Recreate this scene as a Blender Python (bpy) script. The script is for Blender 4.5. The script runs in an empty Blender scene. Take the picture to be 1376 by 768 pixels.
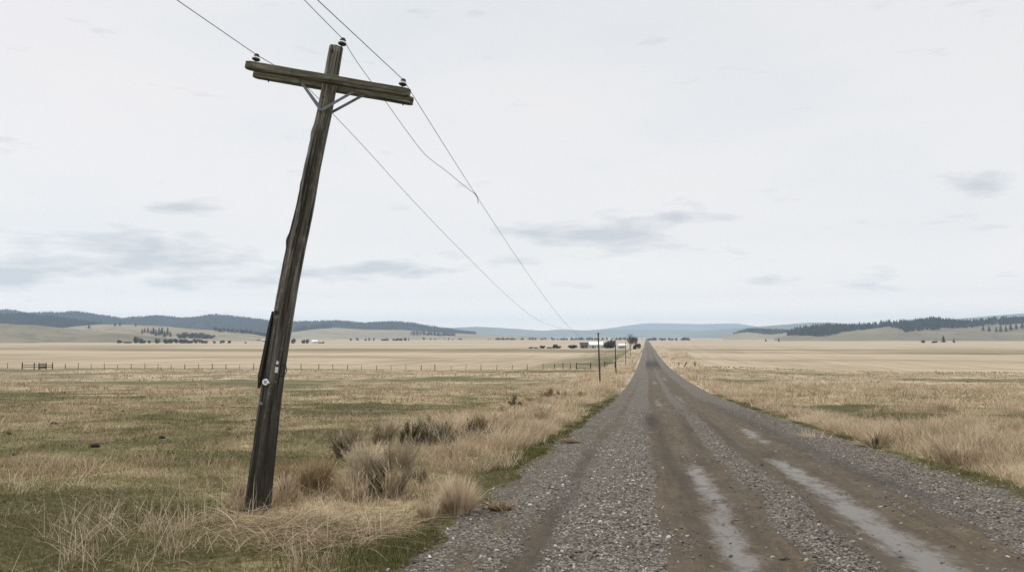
import bpy, math, random
import numpy as np
from mathutils import Vector, Matrix

random.seed(7)
RNG = np.random.default_rng(11)
SC = bpy.context.scene
COL = SC.collection
R = math.radians

# ------------------------------------------------------------------ camera model
FPX = 1070.0                      # focal length measured on the 1376 px wide frame
EYE = np.array([0.0, 0.0, 2.0])
YAW = math.atan(180 / FPX)        # road runs along +Y, camera turned to its left
PITCH = math.atan(68 / FPX)
FH = np.array([-math.sin(YAW), math.cos(YAW), 0.0])     # horizontal forward
RT = np.array([math.cos(YAW), math.sin(YAW), 0.0])
FW = FH * math.cos(PITCH) + np.array([0, 0, math.sin(PITCH)])
UP = -FH * math.sin(PITCH) + np.array([0, 0, math.cos(PITCH)])


def ray(px, py):
    d = FW + (px - 688) / FPX * RT - (py - 384) / FPX * UP
    return d / np.dot(d, FH)


def pt(px, py, dist):
    return EYE + ray(px, py) * dist


cam = bpy.data.cameras.new('camera')
camo = bpy.data.objects.new('camera', cam)
COL.objects.link(camo)
cam.sensor_width = 36
cam.lens = FPX / 1376 * 36
cam.clip_start = 0.05
cam.clip_end = 60000
M = Matrix(((RT[0], UP[0], -FW[0], EYE[0]), (RT[1], UP[1], -FW[1], EYE[1]), (RT[2], UP[2], -FW[2], EYE[2]), (0, 0, 0, 1)))
camo.matrix_world = M
SC.camera = camo


# ------------------------------------------------------------------ noise
def _hash(ix, iy, seed):
    h = (ix.astype(np.int64) * 374761393 + iy.astype(np.int64) * 668265263 + seed * 974711) & 0xFFFFFFFF
    h = ((h ^ (h >> 13)) * 1274126177) & 0xFFFFFFFF
    h = (h ^ (h >> 16)) & 0xFFFF
    return h / 65535.0


def vnoise(x, y, seed=0):
    x, y = np.broadcast_arrays(np.asarray(x, float), np.asarray(y, float))
    ix = np.floor(x); iy = np.floor(y)
    fx = x - ix; fy = y - iy
    fx = fx * fx * fx * (fx * (fx * 6 - 15) + 10); fy = fy * fy * fy * (fy * (fy * 6 - 15) + 10)
    a = _hash(ix, iy, seed); b = _hash(ix + 1, iy, seed); c = _hash(ix, iy + 1, seed); d = _hash(ix + 1, iy + 1, seed)
    return (a * (1 - fx) + b * fx) * (1 - fy) + (c * (1 - fx) + d * fx) * fy


def fbm(x, y, seed=0, octv=4):
    s = 0.0; a = 0.5; t = 0
    x = np.asarray(x, float); y = np.asarray(y, float)
    for k in range(octv):
        c, sn = math.cos(0.6 * k), math.sin(0.6 * k)
        s = s + a * vnoise(x * c - y * sn + 17 * k, x * sn + y * c - 9 * k, seed + k); t += a
        x = x * 2.03; y = y * 2.03; a *= 0.5
    return s / t


def sm(a, b, x):
    t = np.clip((np.asarray(x, float) - a) / (b - a), 0, 1)
    return t * t * (3 - 2 * t)


def gauss(x, c, w):
    return np.exp(-((x - c) / w) ** 2)


# ------------------------------------------------------------------ terrain
_KX = np.array([-12000, -60, 0, 10, 20, 33, 60, 100, 150, 200, 300, 450, 670, 1500, 5000, 12000.])
_KD = np.array([1.2, 1.3, 1.95, 2.3, 2.78, 3.42, 4.6, 5.85, 6.9, 7.7, 8.4, 8.8, 9.1, 9.5, 10.0, 10.5])


def _pchip(xk, yk):
    h = np.diff(xk); d = np.diff(yk) / h
    m = np.zeros_like(yk)
    m[1:-1] = np.where(d[:-1] * d[1:] > 0, 2 * d[:-1] * d[1:] / (d[:-1] + d[1:] + 1e-12), 0)
    m[0] = d[0]; m[-1] = d[-1]

    def f(x):
        x = np.clip(np.asarray(x, float), xk[0], xk[-1])
        i = np.clip(np.searchsorted(xk, x) - 1, 0, len(xk) - 2)
        t = (x - xk[i]) / h[i]
        return ((2 * t**3 - 3 * t**2 + 1) * yk[i] + (t**3 - 2 * t**2 + t) * h[i] * m[i]
                + (-2 * t**3 + 3 * t**2) * yk[i + 1] + (t**3 - t**2) * h[i] * m[i + 1])
    return f


DROP = _pchip(_KX, _KD)
RC, RH = 1.70, 4.05          # road centre and half width


def base_z(y):
    return 2.0 - DROP(y)


def ground_z(x, y):
    x = np.asarray(x, float); y = np.asarray(y, float)
    off = np.abs(x - RC)
    z = base_z(y)
    z = z - 0.55 * sm(9, 45, off) * sm(45, 170, y) * (1 - sm(400, 900, y))
    away = sm(RH - 0.1, RH + 1.6, off)
    fade = 1 - sm(150, 500, np.hypot(x, y))
    z = z + away * fade * (0.34 * (fbm(x / 7, y / 7, 3, 3) - 0.5) + 0.16 * (fbm(x / 1.3, y / 1.3, 5, 3) - 0.5))
    z = z + away * 0.8 * (fbm(x / 70, y / 70, 9, 2) - 0.5) * sm(60, 160, y) * (1 - sm(300, 900, y))
    z = z + 0.05 * (fbm(x / 0.7, y / 0.7, 8, 2) - 0.5) * sm(RH - 0.4, RH, off) * fade
    # hollow beyond the verge on the far side of the road
    z = z - 0.35 * gauss(x, 10.2, 2.0) * sm(5, 14, y) * (1 - sm(45, 90, y))
    z = z - 0.30 * (1 - sm(RH - 0.7, RH - 0.05, off))        # dips beneath the road bed
    return z


def dryness(x, y):
    """0 = green turf, 1 = bleached straw."""
    x = np.asarray(x, float); y = np.asarray(y, float)
    n = fbm(x / 3.2, y / 3.2, 21, 4)
    nb = fbm(x / 14, y / 14, 27, 3)
    left = x < RC
    n3 = fbm(x / 0.9, y / 0.7, 25, 3)
    d = 0.40 + 1.2 * (n - 0.5) + 1.1 * (nb - 0.5) + 0.7 * (n3 - 0.5)
    d = d + 0.04 * gauss(y, 11.5, 2.2) - 0.22 * gauss(y, 8, 3.2) * sm(-3.2, -6.0, x) - 0.12 * gauss(y, 14, 5) * sm(-6, -9, x)
    d = d + 0.55 * gauss(x, -4.9, 1.9) * gauss(y, 11.3, 2.6)
    d = d + 0.35 * gauss(x, -4.0, 1.5) * gauss(y, 15, 4)
    d = d - 0.12 * gauss(y, 21, 8) * sm(-4, -9, x)
    d = d + 0.22 * gauss(y, 62, 9) - 0.14 * gauss(y, 43, 8) + 0.26 * sm(75, 110, y)
    # verge
    wv = np.clip(2.2 + 0.055 * y, 2.2, 6.5)
    v = gauss(x, RC - RH - 0.75 - wv * 0.55, wv * 0.55) * sm(13, 19, y)
    d = d + 0.85 * v
    # other side of the road
    rd = 0.74 + 1.3 * (n - 0.5) + 1.2 * (nb - 0.5) + 0.5 * (n3 - 0.5)
    rd = rd - 1.5 * gauss(x, 18, 8) * gauss(y, 41, 5.5) - 0.75 * gauss(x, 13, 6) * gauss(y, 118, 20) - 0.85 * gauss(x, 11.5, 2.0) * gauss(y, 24, 8)
    mot = sm(0.54, 0.68, fbm(x / 26, y / 13, 47, 3)) * sm(35, 50, y)
    rd = rd - 0.75 * mot; d = d - 0.45 * mot
    rd = rd + 0.55 * gauss(x, RC + RH + 1.7, 1.1) * sm(7, 12, y)
    d = np.where(left, d, rd)
    # far fields
    far = sm(165, 200, y)
    rows = fbm(x / 2.2, y / 260, 33, 2)
    fd = 0.90 + 0.22 * (rows - 0.5) + 0.15 * (nb - 0.5)
    band = fbm(x / 600 + 3, y / 60, 41, 3) - 0.5
    fd = fd + band * 0.9 * sm(330, 480, y) 
    wv2 = fbm(x / 170, y / 500, 45, 3) - 0.5
    fd = fd - 0.45 * gauss(y, 500 + 420 * wv2, 90) * left - 0.35 * gauss(y, 610 + 500 * wv2, 120) * (~left) - 0.25 * gauss(y, 300 + 260 * wv2, 22)
    fd = fd - 0.85 * sm(-45, -8, x - (y - 210) * 0.05) * sm(185, 215, y) * (1 - sm(430, 520, y)) * (x < -3) * sm(-48, -22, x)
    fd = np.where((np.abs(x - RC) < 12) & (np.abs(x - RC) > RH + 0.9), np.maximum(fd, 0.85), fd)
    d = d * (1 - far) + fd * far
    # green strip along both road edges
    e = np.abs(x - RC) - RH
    gs = gauss(e, 0.2, np.where(left, 0.34, 0.20)) * (1 - sm(30, 90, y)) * (0.1 + 1.1 * fbm(x / 2, y / 2.4, 51, 2)) * np.where(left, 1.0, 0.7)
    d = d - 1.1 * gs
    return np.clip(d, 0, 1)


# hill layers: (name, distance, front run, back run, crest points in view bearings)
HILLS = {}


def hill_fn(dist, crest, front, back, seed, rough):
    cx = np.array([c[0] for c in crest], float)
    cz = np.array([(452 - c[1]) / FPX * dist + 2.0 for c in crest])

    def f(px, v):
        """px: bearing column, v in [-1, 1] front foot .. crest .. back foot"""
        px = np.asarray(px, float); v = np.asarray(v, float)
        c = np.interp(px, cx, cz)
        k = np.exp(-0.5 * (np.linspace(-2.2, 2.2, 9)) ** 2); k /= k.sum()
        c = sum(w * np.interp(px + o, cx, cz) for w, o in zip(k, np.linspace(-7, 7, 9)))
        d = dist + np.where(v < 0, v * front, v * back)
        t = 1 - np.abs(v)
        prof = t * t * (3 - 2 * t)
        prof = prof * 0.75 + 0.25 * t
        base = -9.5
        X = (px - 688) / FPX * d
        g = fbm(X / (dist * 0.05), d / (dist * 0.10), seed, 4) - 0.5
        h = base + (c - base) * prof
        h = h + g * rough * (c - base) * (1 - t) * t * 3.2
        P = EYE[:2][:, None] + FH[:2][:, None] * d.ravel() + RT[:2][:, None] * X.ravel()
        return P[0].reshape(d.shape), P[1].reshape(d.shape), h
    return f


# ------------------------------------------------------------------ mesh helpers
def np_mesh(name, V, faces, mat=None, attrs=None, smooth=False, parent=None, vec_attrs=None, link=True, mats=None, midx=None):
    """faces: list of int arrays (n,k)"""
    me = bpy.data.meshes.new(name)
    V = np.ascontiguousarray(V, np.float32)
    me.vertices.add(len(V)); me.vertices.foreach_set('co', V.ravel())
    loops = np.concatenate([f.ravel() for f in faces]).astype(np.int32)
    tot = np.concatenate([np.full(len(f), f.shape[1], np.int32) for f in faces])
    start = np.concatenate([[0], np.cumsum(tot)[:-1]]).astype(np.int32)
    me.loops.add(len(loops)); me.loops.foreach_set('vertex_index', loops)
    me.polygons.add(len(tot)); me.polygons.foreach_set('loop_start', start); me.polygons.foreach_set('loop_total', tot)
    if midx is not None:
        me.polygons.foreach_set('material_index', np.asarray(midx, np.int32))
    me.update(calc_edges=True)
    me.polygons.foreach_set('use_smooth', np.full(len(tot), smooth, bool))
    for k, a in (attrs or {}).items():
        at = me.attributes.new(k, 'FLOAT', 'POINT'); at.data.foreach_set('value', np.ascontiguousarray(a, np.float32))
    for k, a in (vec_attrs or {}).items():
        at = me.attributes.new(k, 'FLOAT_VECTOR', 'POINT'); at.data.foreach_set('vector', np.ascontiguousarray(a, np.float32).ravel())
    for m in (mats or ([mat] if mat else [])):
        me.materials.append(m)
    if not link:
        return me
    o = bpy.data.objects.new(name, me); COL.objects.link(o)
    if parent is not None:
        o.parent = parent
    return o


def tag(o, label=None, cat=None, group=None, kind=None):
    if label: o['label'] = label
    if cat: o['category'] = cat
    if group: o['group'] = group
    if kind: o['kind'] = kind
    return o


def empty(name, loc, rz=0.0):
    o = bpy.data.objects.new(name, None); COL.objects.link(o)
    o.location = [float(v) for v in loc]; o.rotation_euler = (0, 0, rz)
    o.empty_display_size = 0.3
    return o


class MB:
    """collects vertices and faces for ONE mesh object"""
    def __init__(s):
        s.v = []; s.f = []; s.a = []; s.m = []; s.mi = 0

    def add(s, V, F, grain=None):
        n = sum(len(x) for x in s.v)
        V = np.asarray(V, float)
        s.v.append(V); s.a.append(V if grain is None else np.asarray(grain, float))
        for f in F:
            s.f.append(tuple(i + n for i in f)); s.m.append(s.mi)

    def box(s, c, size, axes=None, bevel=0.0):
        """axes: 3x3 rows = local axes"""
        A = np.eye(3) if axes is None else np.asarray(axes, float)
        hx, hy, hz = np.asarray(size, float) / 2
        b = bevel
        V = []; F = []
        if b <= 0:
            V = [(x, y, z) for x in (-hx, hx) for y in (-hy, hy) for z in (-hz, hz)]
            F = [(0, 1, 3, 2), (4, 6, 7, 5), (0, 4, 5, 1), (2, 3, 7, 6), (0, 2, 6, 4), (1, 5, 7, 3)]
        else:   # octagonal section along x, with small end chamfer
            sec = [(hy, hz - b), (hy - b, hz), (-hy + b, hz), (-hy, hz - b), (-hy, -hz + b), (-hy + b, -hz), (hy - b, -hz), (hy, -hz + b)]
            rings = [(-hx, 1 - 2 * b / (2 * hy)), (-hx + b, 1), (hx - b, 1), (hx, 1 - 2 * b / (2 * hy))]
            for x, k in rings:
                V += [(x, y * k, z * k) for y, z in sec]
            for r in range(3):
                for i in range(8):
                    j = (i + 1) % 8
                    F.append((r * 8 + i, r * 8 + 8 + i, r * 8 + 8 + j, r * 8 + j))
            F.append(tuple(range(8))); F.append(tuple(range(31, 23, -1)))
        L = np.array(V)
        s.add(L @ A + np.asarray(c, float), F, L[:, [1, 2, 0]])

    def tube(s, pts, rad, seg=8, cap=True):
        P = np.asarray(pts, float); n = len(P)
        rad = np.full(n, rad) if np.isscalar(rad) else np.asarray(rad, float)
        T = np.gradient(P, axis=0); T /= np.linalg.norm(T, axis=1)[:, None] + 1e-12
        ref = np.array([0, 0, 1.0]) if abs(T[0][2]) < 0.9 else np.array([0, 1.0, 0])
        V = []; G = []; acc = 0.0
        for i in range(n):
            u = np.cross(T[i], ref); u /= np.linalg.norm(u) + 1e-12
            w = np.cross(u, T[i]); ref = w
            if i: acc += np.linalg.norm(P[i] - P[i - 1])
            for k in range(seg):
                a = 2 * math.pi * k / seg
                V.append(P[i] + rad[i] * (math.cos(a) * u + math.sin(a) * w))
                G.append((rad[i] * math.cos(a), rad[i] * math.sin(a), acc))
        F = []
        for i in range(n - 1):
            for k in range(seg):
                j = (k + 1) % seg
                F.append((i * seg + k, i * seg + j, i * seg + seg + j, i * seg + seg + k))
        if cap:
            F.append(tuple(range(seg - 1, -1, -1))); F.append(tuple((n - 1) * seg + k for k in range(seg)))
        s.add(V, F, G)

    def lathe(s, base, axis, prof, seg=20):
        a = np.asarray(axis, float); a /= np.linalg.norm(a)
        ref = np.array([1.0, 0, 0]) if abs(a[0]) < 0.8 else np.array([0, 1.0, 0])
        u = np.cross(a, ref); u /= np.linalg.norm(u); w = np.cross(a, u)
        V = []
        for r, h in prof:
            for k in range(seg):
                t = 2 * math.pi * k / seg
                V.append(np.asarray(base) + a * h + r * (math.cos(t) * u + math.sin(t) * w))
        F = []
        for i in range(len(prof) - 1):
            for k in range(seg):
                j = (k + 1) % seg
                F.append((i * seg + k, i * seg + j, i * seg + seg + j, i * seg + seg + k))
        F.append(tuple(range(seg - 1, -1, -1))); F.append(tuple((len(prof) - 1) * seg + k for k in range(seg)))
        s.add(V, F)

    def build(s, name, mat, parent=None, smooth=False, origin=None, mats=None):
        V = np.concatenate(s.v)
        if origin is not None:
            V = V - np.asarray(origin, float)
        me = bpy.data.meshes.new(name)
        me.from_pydata([tuple(map(float, v)) for v in V], [], s.f)
        at = me.attributes.new('grain', 'FLOAT_VECTOR', 'POINT')
        at.data.foreach_set('vector', np.concatenate(s.a).astype(np.float32).ravel())
        me.polygons.foreach_set('use_smooth', np.full(len(me.polygons), smooth, bool))
        me.polygons.foreach_set('material_index', np.asarray(s.m, np.int32))
        for m in (mats or [mat]):
            me.materials.append(m)
        me.update()
        o = bpy.data.objects.new(name, me); COL.objects.link(o)
        if parent is not None:
            o.parent = parent
        elif origin is not None:
            o.location = [float(v) for v in origin]
        return o


def grid_faces(nr, nc):
    i = np.arange(nr - 1)[:, None] * nc + np.arange(nc - 1)[None, :]
    i = i.ravel()
    return np.stack([i, i + 1, i + nc + 1, i + nc], 1)


def blades(P, h, w, az, lean, droop, K=2, facing=None):
    """vectorised grass blades. P (N,3) bases. returns V (N*(2K+1),3), faces"""
    N = len(P)
    face = RNG.uniform(0, 2 * math.pi, N) if facing is None else facing
    du = np.stack([np.cos(az), np.sin(az)], 1)
    pw = np.stack([np.cos(face), np.sin(face)], 1)
    nv = 2 * K + 1
    V = np.zeros((N, nv, 3), np.float32)
    for j in range(K + 1):
        t = j / K
        hor = lean * h * (0.45 * t + 0.55 * t * t)
        zz = h * (t - droop * t * t * 0.6) * np.sqrt(np.maximum(0.15, 1 - 0.45 * lean * lean))
        c = P[:, :2] + du * hor[:, None]
        z = P[:, 2] + zz
        if j < K:
            ww = (w * (1 - 0.75 * t ** 1.5) * 0.5)[:, None]
            V[:, 2 * j, :2] = c - pw * ww; V[:, 2 * j, 2] = z
            V[:, 2 * j + 1, :2] = c + pw * ww; V[:, 2 * j + 1, 2] = z
        else:
            V[:, 2 * K, :2] = c; V[:, 2 * K, 2] = z
    b = np.arange(N)[:, None] * nv
    quads = [np.concatenate([b + 2 * j, b + 2 * j + 1, b + 2 * j + 3, b + 2 * j + 2], 1) for j in range(K - 1)]
    tri = np.concatenate([b + 2 * K - 2, b + 2 * K - 1, b + 2 * K], 1)
    fs = ([np.concatenate(quads)] if quads else []) + [tri]
    return V.reshape(-1, 3), fs, nv


# ------------------------------------------------------------------ materials
def new_mat(name):
    m = bpy.data.materials.new(name); m.use_nodes = True
    nt = m.node_tree; nt.nodes.clear()
    return m, nt


class NT:
    def __init__(s, nt): s.nt = nt

    def n(s, t, **kw):
        nd = s.nt.nodes.new(t)
        for k, v in kw.items():
            if k.startswith('i_'):
                nd.inputs[k[2:].replace('_', ' ')].default_value = v
            else:
                setattr(nd, k, v)
        return nd

    def l(s, a, b): s.nt.links.new(a, b)

    def val(s, x, sock):
        if isinstance(x, (int, float)): sock.default_value = x
        else: s.l(x, sock)

    def math(s, op, a, b=0.0, clamp=False):
        nd = s.n('ShaderNodeMath', operation=op, use_clamp=clamp)
        s.val(a, nd.inputs[0]); s.val(b, nd.inputs[1]); return nd.outputs[0]

    def mix(s, fac, a, b, mode='MIX'):
        nd = s.n('ShaderNodeMix', data_type='RGBA', blend_type=mode)
        s.val(fac, nd.inputs['Factor'])
        for x, k in ((a, 6), (b, 7)):
            if isinstance(x, tuple): nd.inputs[k].default_value = (*x, 1) if len(x) == 3 else x
            else: s.l(x, nd.inputs[k])
        return nd.outputs[2]

    def ramp(s, fac, stops):
        nd = s.n('ShaderNodeValToRGB'); e = nd.color_ramp.elements
        while len(e) < len(stops): e.new(0.5)
        for el, (p, c) in zip(e, stops):
            el.position = p; el.color = (*c, 1) if isinstance(c, tuple) else (c, c, c, 1)
        s.val(fac, nd.inputs[0]); return nd.outputs[0]

    def noise(s, vec, scale, detail=4, rough=0.55, dist=0.0):
        nd = s.n('ShaderNodeTexNoise'); nd.inputs['Scale'].default_value = scale
        nd.inputs['Detail'].default_value = detail; nd.inputs['Roughness'].default_value = rough
        nd.inputs['Distortion'].default_value = dist
        if vec is not None: s.l(vec, nd.inputs['Vector'])
        return nd.outputs['Fac']

    def mapping(s, vec, scale=(1, 1, 1), loc=(0, 0, 0)):
        nd = s.n('ShaderNodeMapping'); nd.inputs['Scale'].default_value = scale; nd.inputs['Location'].default_value = loc
        s.l(vec, nd.inputs['Vector']); return nd.outputs[0]

    def attr(s, name):
        return s.n('ShaderNodeAttribute', attribute_name=name)

    def bsdf(s, col, rough=0.8, spec=0.3, bump=None, bstr=0.3, bdist=0.02, metallic=0.0):
        b = s.n('ShaderNodeBsdfPrincipled')
        s.val(rough, b.inputs['Roughness'])
        s.val(spec, b.inputs['Specular IOR Level'])
        b.inputs['Metallic'].default_value = metallic
        if isinstance(col, tuple): b.inputs['Base Color'].default_value = (*col, 1)
        else: s.l(col, b.inputs['Base Color'])
        if bump is not None:
            bp = s.n('ShaderNodeBump'); bp.inputs['Strength'].default_value = bstr; bp.inputs['Distance'].default_value = bdist
            s.l(bump, bp.inputs['Height']); s.l(bp.outputs[0], b.inputs['Normal'])
        out = s.n('ShaderNodeOutputMaterial'); s.l(b.outputs[0], out.inputs['Surface'])
        return b


def mat_plain(name, col, rough=0.7, var=0.25, scale=6.0, spec=0.3, metallic=0.0, bstr=0.15):
    m, nt = new_mat(name); k = NT(nt)
    tc = k.n('ShaderNodeTexCoord').outputs['Object']
    n1 = k.noise(tc, scale, 6, 0.65)
    c = k.ramp(n1, [(0.25, tuple(v * (1 - var) for v in col)), (0.75, tuple(min(1, v * (1 + var)) for v in col))])
    k.bsdf(c, rough, spec, n1, bstr, 0.01, metallic)
    return m


def mat_blade(name, stops, transl=0.22, use='tint'):
    """leafy ribbon: diffuse + translucent; colour from a per-blade tint"""
    m, nt = new_mat(name); k = NT(nt)
    a = k.attr(use).outputs['Fac']
    c = k.ramp(a, stops)
    d = k.n('ShaderNodeBsdfDiffuse'); k.l(c, d.inputs['Color'])
    t = k.n('ShaderNodeBsdfTranslucent'); k.l(c, t.inputs['Color'])
    mx = k.n('ShaderNodeMixShader'); mx.inputs[0].default_value = transl
    k.l(d.outputs[0], mx.inputs[1]); k.l(t.outputs[0], mx.inputs[2])
    o = k.n('ShaderNodeOutputMaterial'); k.l(mx.outputs[0], o.inputs['Surface'])
    return m


def mat_wood(name, dark, mid, light, rough=0.85, sc=1.0, stain=None):
    """grain runs along the third component of the 'grain' attribute"""
    m, nt = new_mat(name); k = NT(nt)
    g = k.attr('grain').outputs['Vector']
    fine = k.noise(k.mapping(g, (46 * sc, 46 * sc, 2.2 * sc)), 1.0, 6, 0.7, 0.4)
    crack = k.noise(k.mapping(g, (21 * sc, 21 * sc, 0.7 * sc), (3, 1, 7)), 1.0, 5, 0.6, 0.6)
    blot = k.noise(k.mapping(g, (7, 7, 2.6), (5, 5, 5)), 1.0, 6, 0.68, 0.5)
    patch = k.noise(k.mapping(g, (14, 14, 7.0), (8, 2, 5)), 1.0, 6, 0.7)
    c = k.ramp(fine, [(0.30, dark), (0.48, mid), (0.70, light)])
    c = k.mix(k.ramp(blot, [(0.40, 0.0), (0.62, 0.80)]), c, tuple(v * 0.55 for v in mid))
    c = k.mix(k.ramp(patch, [(0.55, 0.0), (0.72, 0.65)]), c, tuple(v * 0.9 for v in light))
    c = k.mix(k.ramp(crack, [(0.38, 0.95), (0.445, 0.0)]), c, tuple(v * 0.35 for v in dark))
    c = k.mix(k.math('MULTIPLY', k.attr('split').outputs['Fac'], k.ramp(blot, [(0.3, 0.95), (0.7, 0.55)])), c, (0.030, 0.022, 0.016))  # shaft's right side: shade mixed into the wood colour as dark brown
    if stain:                      # tarred foot of the pole
        sp = k.n('ShaderNodeSeparateXYZ'); k.l(g, sp.inputs[0])
        zz = k.math('ADD', sp.outputs[2], k.math('MULTIPLY', k.math('SUBTRACT', blot, 0.5), 2.2))
        c = k.mix(k.ramp(k.math('DIVIDE', zz, 6.0), [(stain[0] / 6.0, 0.84), (stain[1] / 6.0, 0.0)]), c, (0.020, 0.016, 0.013))
    hgt = k.math('ADD', fine, k.math('MULTIPLY', crack, 2.0))
    k.bsdf(c, rough, 0.2, hgt, 0.8, 0.02)
    return m


def mat_hill(name, c1, c2, scale, c3=None):
    m, nt = new_mat(name); k = NT(nt)
    p = k.n('ShaderNodeNewGeometry').outputs['Position']
    n1 = k.noise(k.mapping(p, (1, 1, 3)), scale, 6, 0.6)
    n2 = k.noise(k.mapping(p, (1, 1, 3), (100, 50, 0)), scale * 4, 5, 0.65)
    c = k.ramp(n1, [(0.3, c1), (0.7, c2)])
    if c3: c = k.mix(k.ramp(n2, [(0.52, 0.0), (0.68, 0.8)]), c, c3)
    k.bsdf(c, 0.95, 0.05, n2, 0.5, 3.0)
    return m


# ground
def mat_ground():
    m, nt = new_mat('ground'); k = NT(nt)
    p = k.n('ShaderNodeNewGeometry').outputs['Position']
    dry = k.attr('dry').outputs['Fac']
    far = k.attr('far').outputs['Fac']
    f1 = k.noise(p, 9.0, 8, 0.7)
    f2 = k.noise(p, 1.1, 6, 0.62)
    f3 = k.noise(k.mapping(p, (0.30, 0.006, 1)), 1.0, 4, 0.6)       # drill rows running with the road
    f5 = k.noise(k.mapping(p, (0.010, 0.14, 1), (9, 4, 0)), 1.0, 5, 0.65)
    f4 = k.noise(k.mapping(p, (0.006, 0.03, 1)), 1.0, 6, 0.6)
    d = k.math('ADD', dry, k.math('MULTIPLY', k.math('SUBTRACT', f2, 0.5), 0.7))
    d = k.math('ADD', d, k.math('MULTIPLY', k.math('SUBTRACT', f1, 0.5), 0.5))
    near = k.ramp(d, [(0.05, (0.086, 0.077, 0.034)), (0.35, (0.160, 0.142, 0.066)), (0.6, (0.270, 0.222, 0.126)), (0.95, (0.410, 0.330, 0.208))])
    thatch = k.ramp(f1, [(0.34, (0.040, 0.032, 0.020)), (0.5, (0.42, 0.42, 0.42)), (0.7, (0.75, 0.75, 0.75))])
    near = k.mix(0.8, near, thatch, 'SOFT_LIGHT')
    fd = k.math('ADD', dry, k.math('MULTIPLY', k.math('SUBTRACT', f3, 0.5), 0.75))
    fd = k.math('ADD', fd, k.math('MULTIPLY', k.math('SUBTRACT', f4, 0.5), 0.55))
    fd = k.math('ADD', fd, k.math('MULTIPLY', k.math('SUBTRACT', f2, 0.5), 0.25))
    fd = k.math('ADD', fd, k.math('MULTIPLY', k.math('SUBTRACT', f5, 0.5), 0.95))
    farc = k.ramp(fd, [(0.08, (0.105, 0.100, 0.048)), (0.45, (0.205, 0.172, 0.102)), (0.75, (0.305, 0.245, 0.163)), (1.0, (0.395, 0.322, 0.228))])
    c = k.mix(far, near, farc)
    k.bsdf(c, 0.95, 0.1, f1, 0.6, 0.03)
    return m


def mat_road():
    m, nt = new_mat('gravel_road'); k = NT(nt)
    p = k.n('ShaderNodeNewGeometry').outputs['Position']
    dirt = k.attr('dirt').outputs['Fac']; wet = k.attr('wet').outputs['Fac']; dark = k.attr('dark').outputs['Fac']
    vo = k.n('ShaderNodeTexVoronoi'); vo.inputs['Scale'].default_value = 42; k.l(p, vo.inputs['Vector'])
    vo2 = k.n('ShaderNodeTexVoronoi'); vo2.inputs['Scale'].default_value = 60; k.l(p, vo2.inputs['Vector'])
    sep = k.n('ShaderNodeSeparateColor'); k.l(vo.outputs['Color'], sep.inputs[0])
    st = k.ramp(sep.outputs[0], [(0.0, (0.055, 0.046, 0.037)), (0.5, (0.135, 0.118, 0.096)), (0.85, (0.235, 0.210, 0.178)), (1.0, (0.40, 0.37, 0.32))])
    gap = k.ramp(vo.outputs['Distance'], [(0.45, 0.0), (0.75, 0.55)])
    st = k.mix(gap, st, (0.035, 0.031, 0.027))
    big = k.noise(k.mapping(p, (1.0, 0.22, 1)), 1.5, 6, 0.62)
    fine = k.noise(p, 14, 8, 0.68)
    mid = k.noise(k.mapping(p, (1, 0.45, 1), (4, 2, 0)), 4.2, 6, 0.65)
    dc = k.ramp(fine, [(0.25, (0.066, 0.050, 0.032)), (0.5, (0.118, 0.092, 0.059)), (0.78, (0.190, 0.150, 0.104))])
    trk = k.noise(k.mapping(p, (11, 0.35, 1), (2, 5, 0)), 1.0, 4, 0.6)
    dc = k.mix(k.ramp(trk, [(0.40, 0.55), (0.58, 0.0)]), dc, (0.060, 0.048, 0.036))
    dc = k.mix(k.ramp(mid, [(0.42, 0.55), (0.62, 0.0)]), dc, (0.058, 0.047, 0.036))
    dc = k.mix(k.ramp(big, [(0.5, 0.0), (0.72, 0.55)]), dc, (0.125, 0.108, 0.088))
    df = k.math('ADD', dirt, k.math('MULTIPLY', k.math('SUBTRACT', mid, 0.5), 1.2))
    df = k.math('ADD', df, k.math('MULTIPLY', k.math('SUBTRACT', big, 0.5), 1.2))
    df = k.math('ADD', df, k.math('MULTIPLY', k.math('SUBTRACT', fine, 0.5), 0.9))
    df = k.ramp(df, [(0.35, 0.0), (0.65, 1.0)])
    c = k.mix(df, st, dc)
    wf = k.math('ADD', wet, k.math('MULTIPLY', k.math('SUBTRACT', mid, 0.5), 1.9))
    wf = k.math('ADD', wf, k.math('MULTIPLY', k.math('SUBTRACT', big, 0.5), 0.7))
    wf = k.math('ADD', wf, k.math('MULTIPLY', k.math('SUBTRACT', fine, 0.5), 0.9))
    wf = k.ramp(wf, [(0.46, 0.0), (0.98, 0.8)])
    c = k.mix(wf, c, (0.150, 0.140, 0.125))
    dk = k.math('MULTIPLY', dark, k.ramp(k.math('ADD', k.math('MULTIPLY', mid, 0.6), k.math('MULTIPLY', big, 0.4)), [(0.35, 0.45), (0.55, 1.0)]))
    c = k.mix(dk, c, (0.032, 0.027, 0.022))
    rough = k.math('SUBTRACT', 0.93, k.math('MULTIPLY', wf, 0.52))
    spec = k.math('ADD', 0.12, k.math('MULTIPLY', wf, 0.26))
    hg = k.math('ADD', k.math('MULTIPLY', vo.outputs['Distance'], k.math('MULTIPLY', k.math('SUBTRACT', 1.0, df), -1.0)), k.math('MULTIPLY', fine, 0.35))
    hg = k.math('MULTIPLY', hg, k.math('SUBTRACT', 1.0, k.math('MULTIPLY', wf, 0.85)))
    k.bsdf(c, rough, spec, hg, 0.8, 0.03)
    return m


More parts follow.
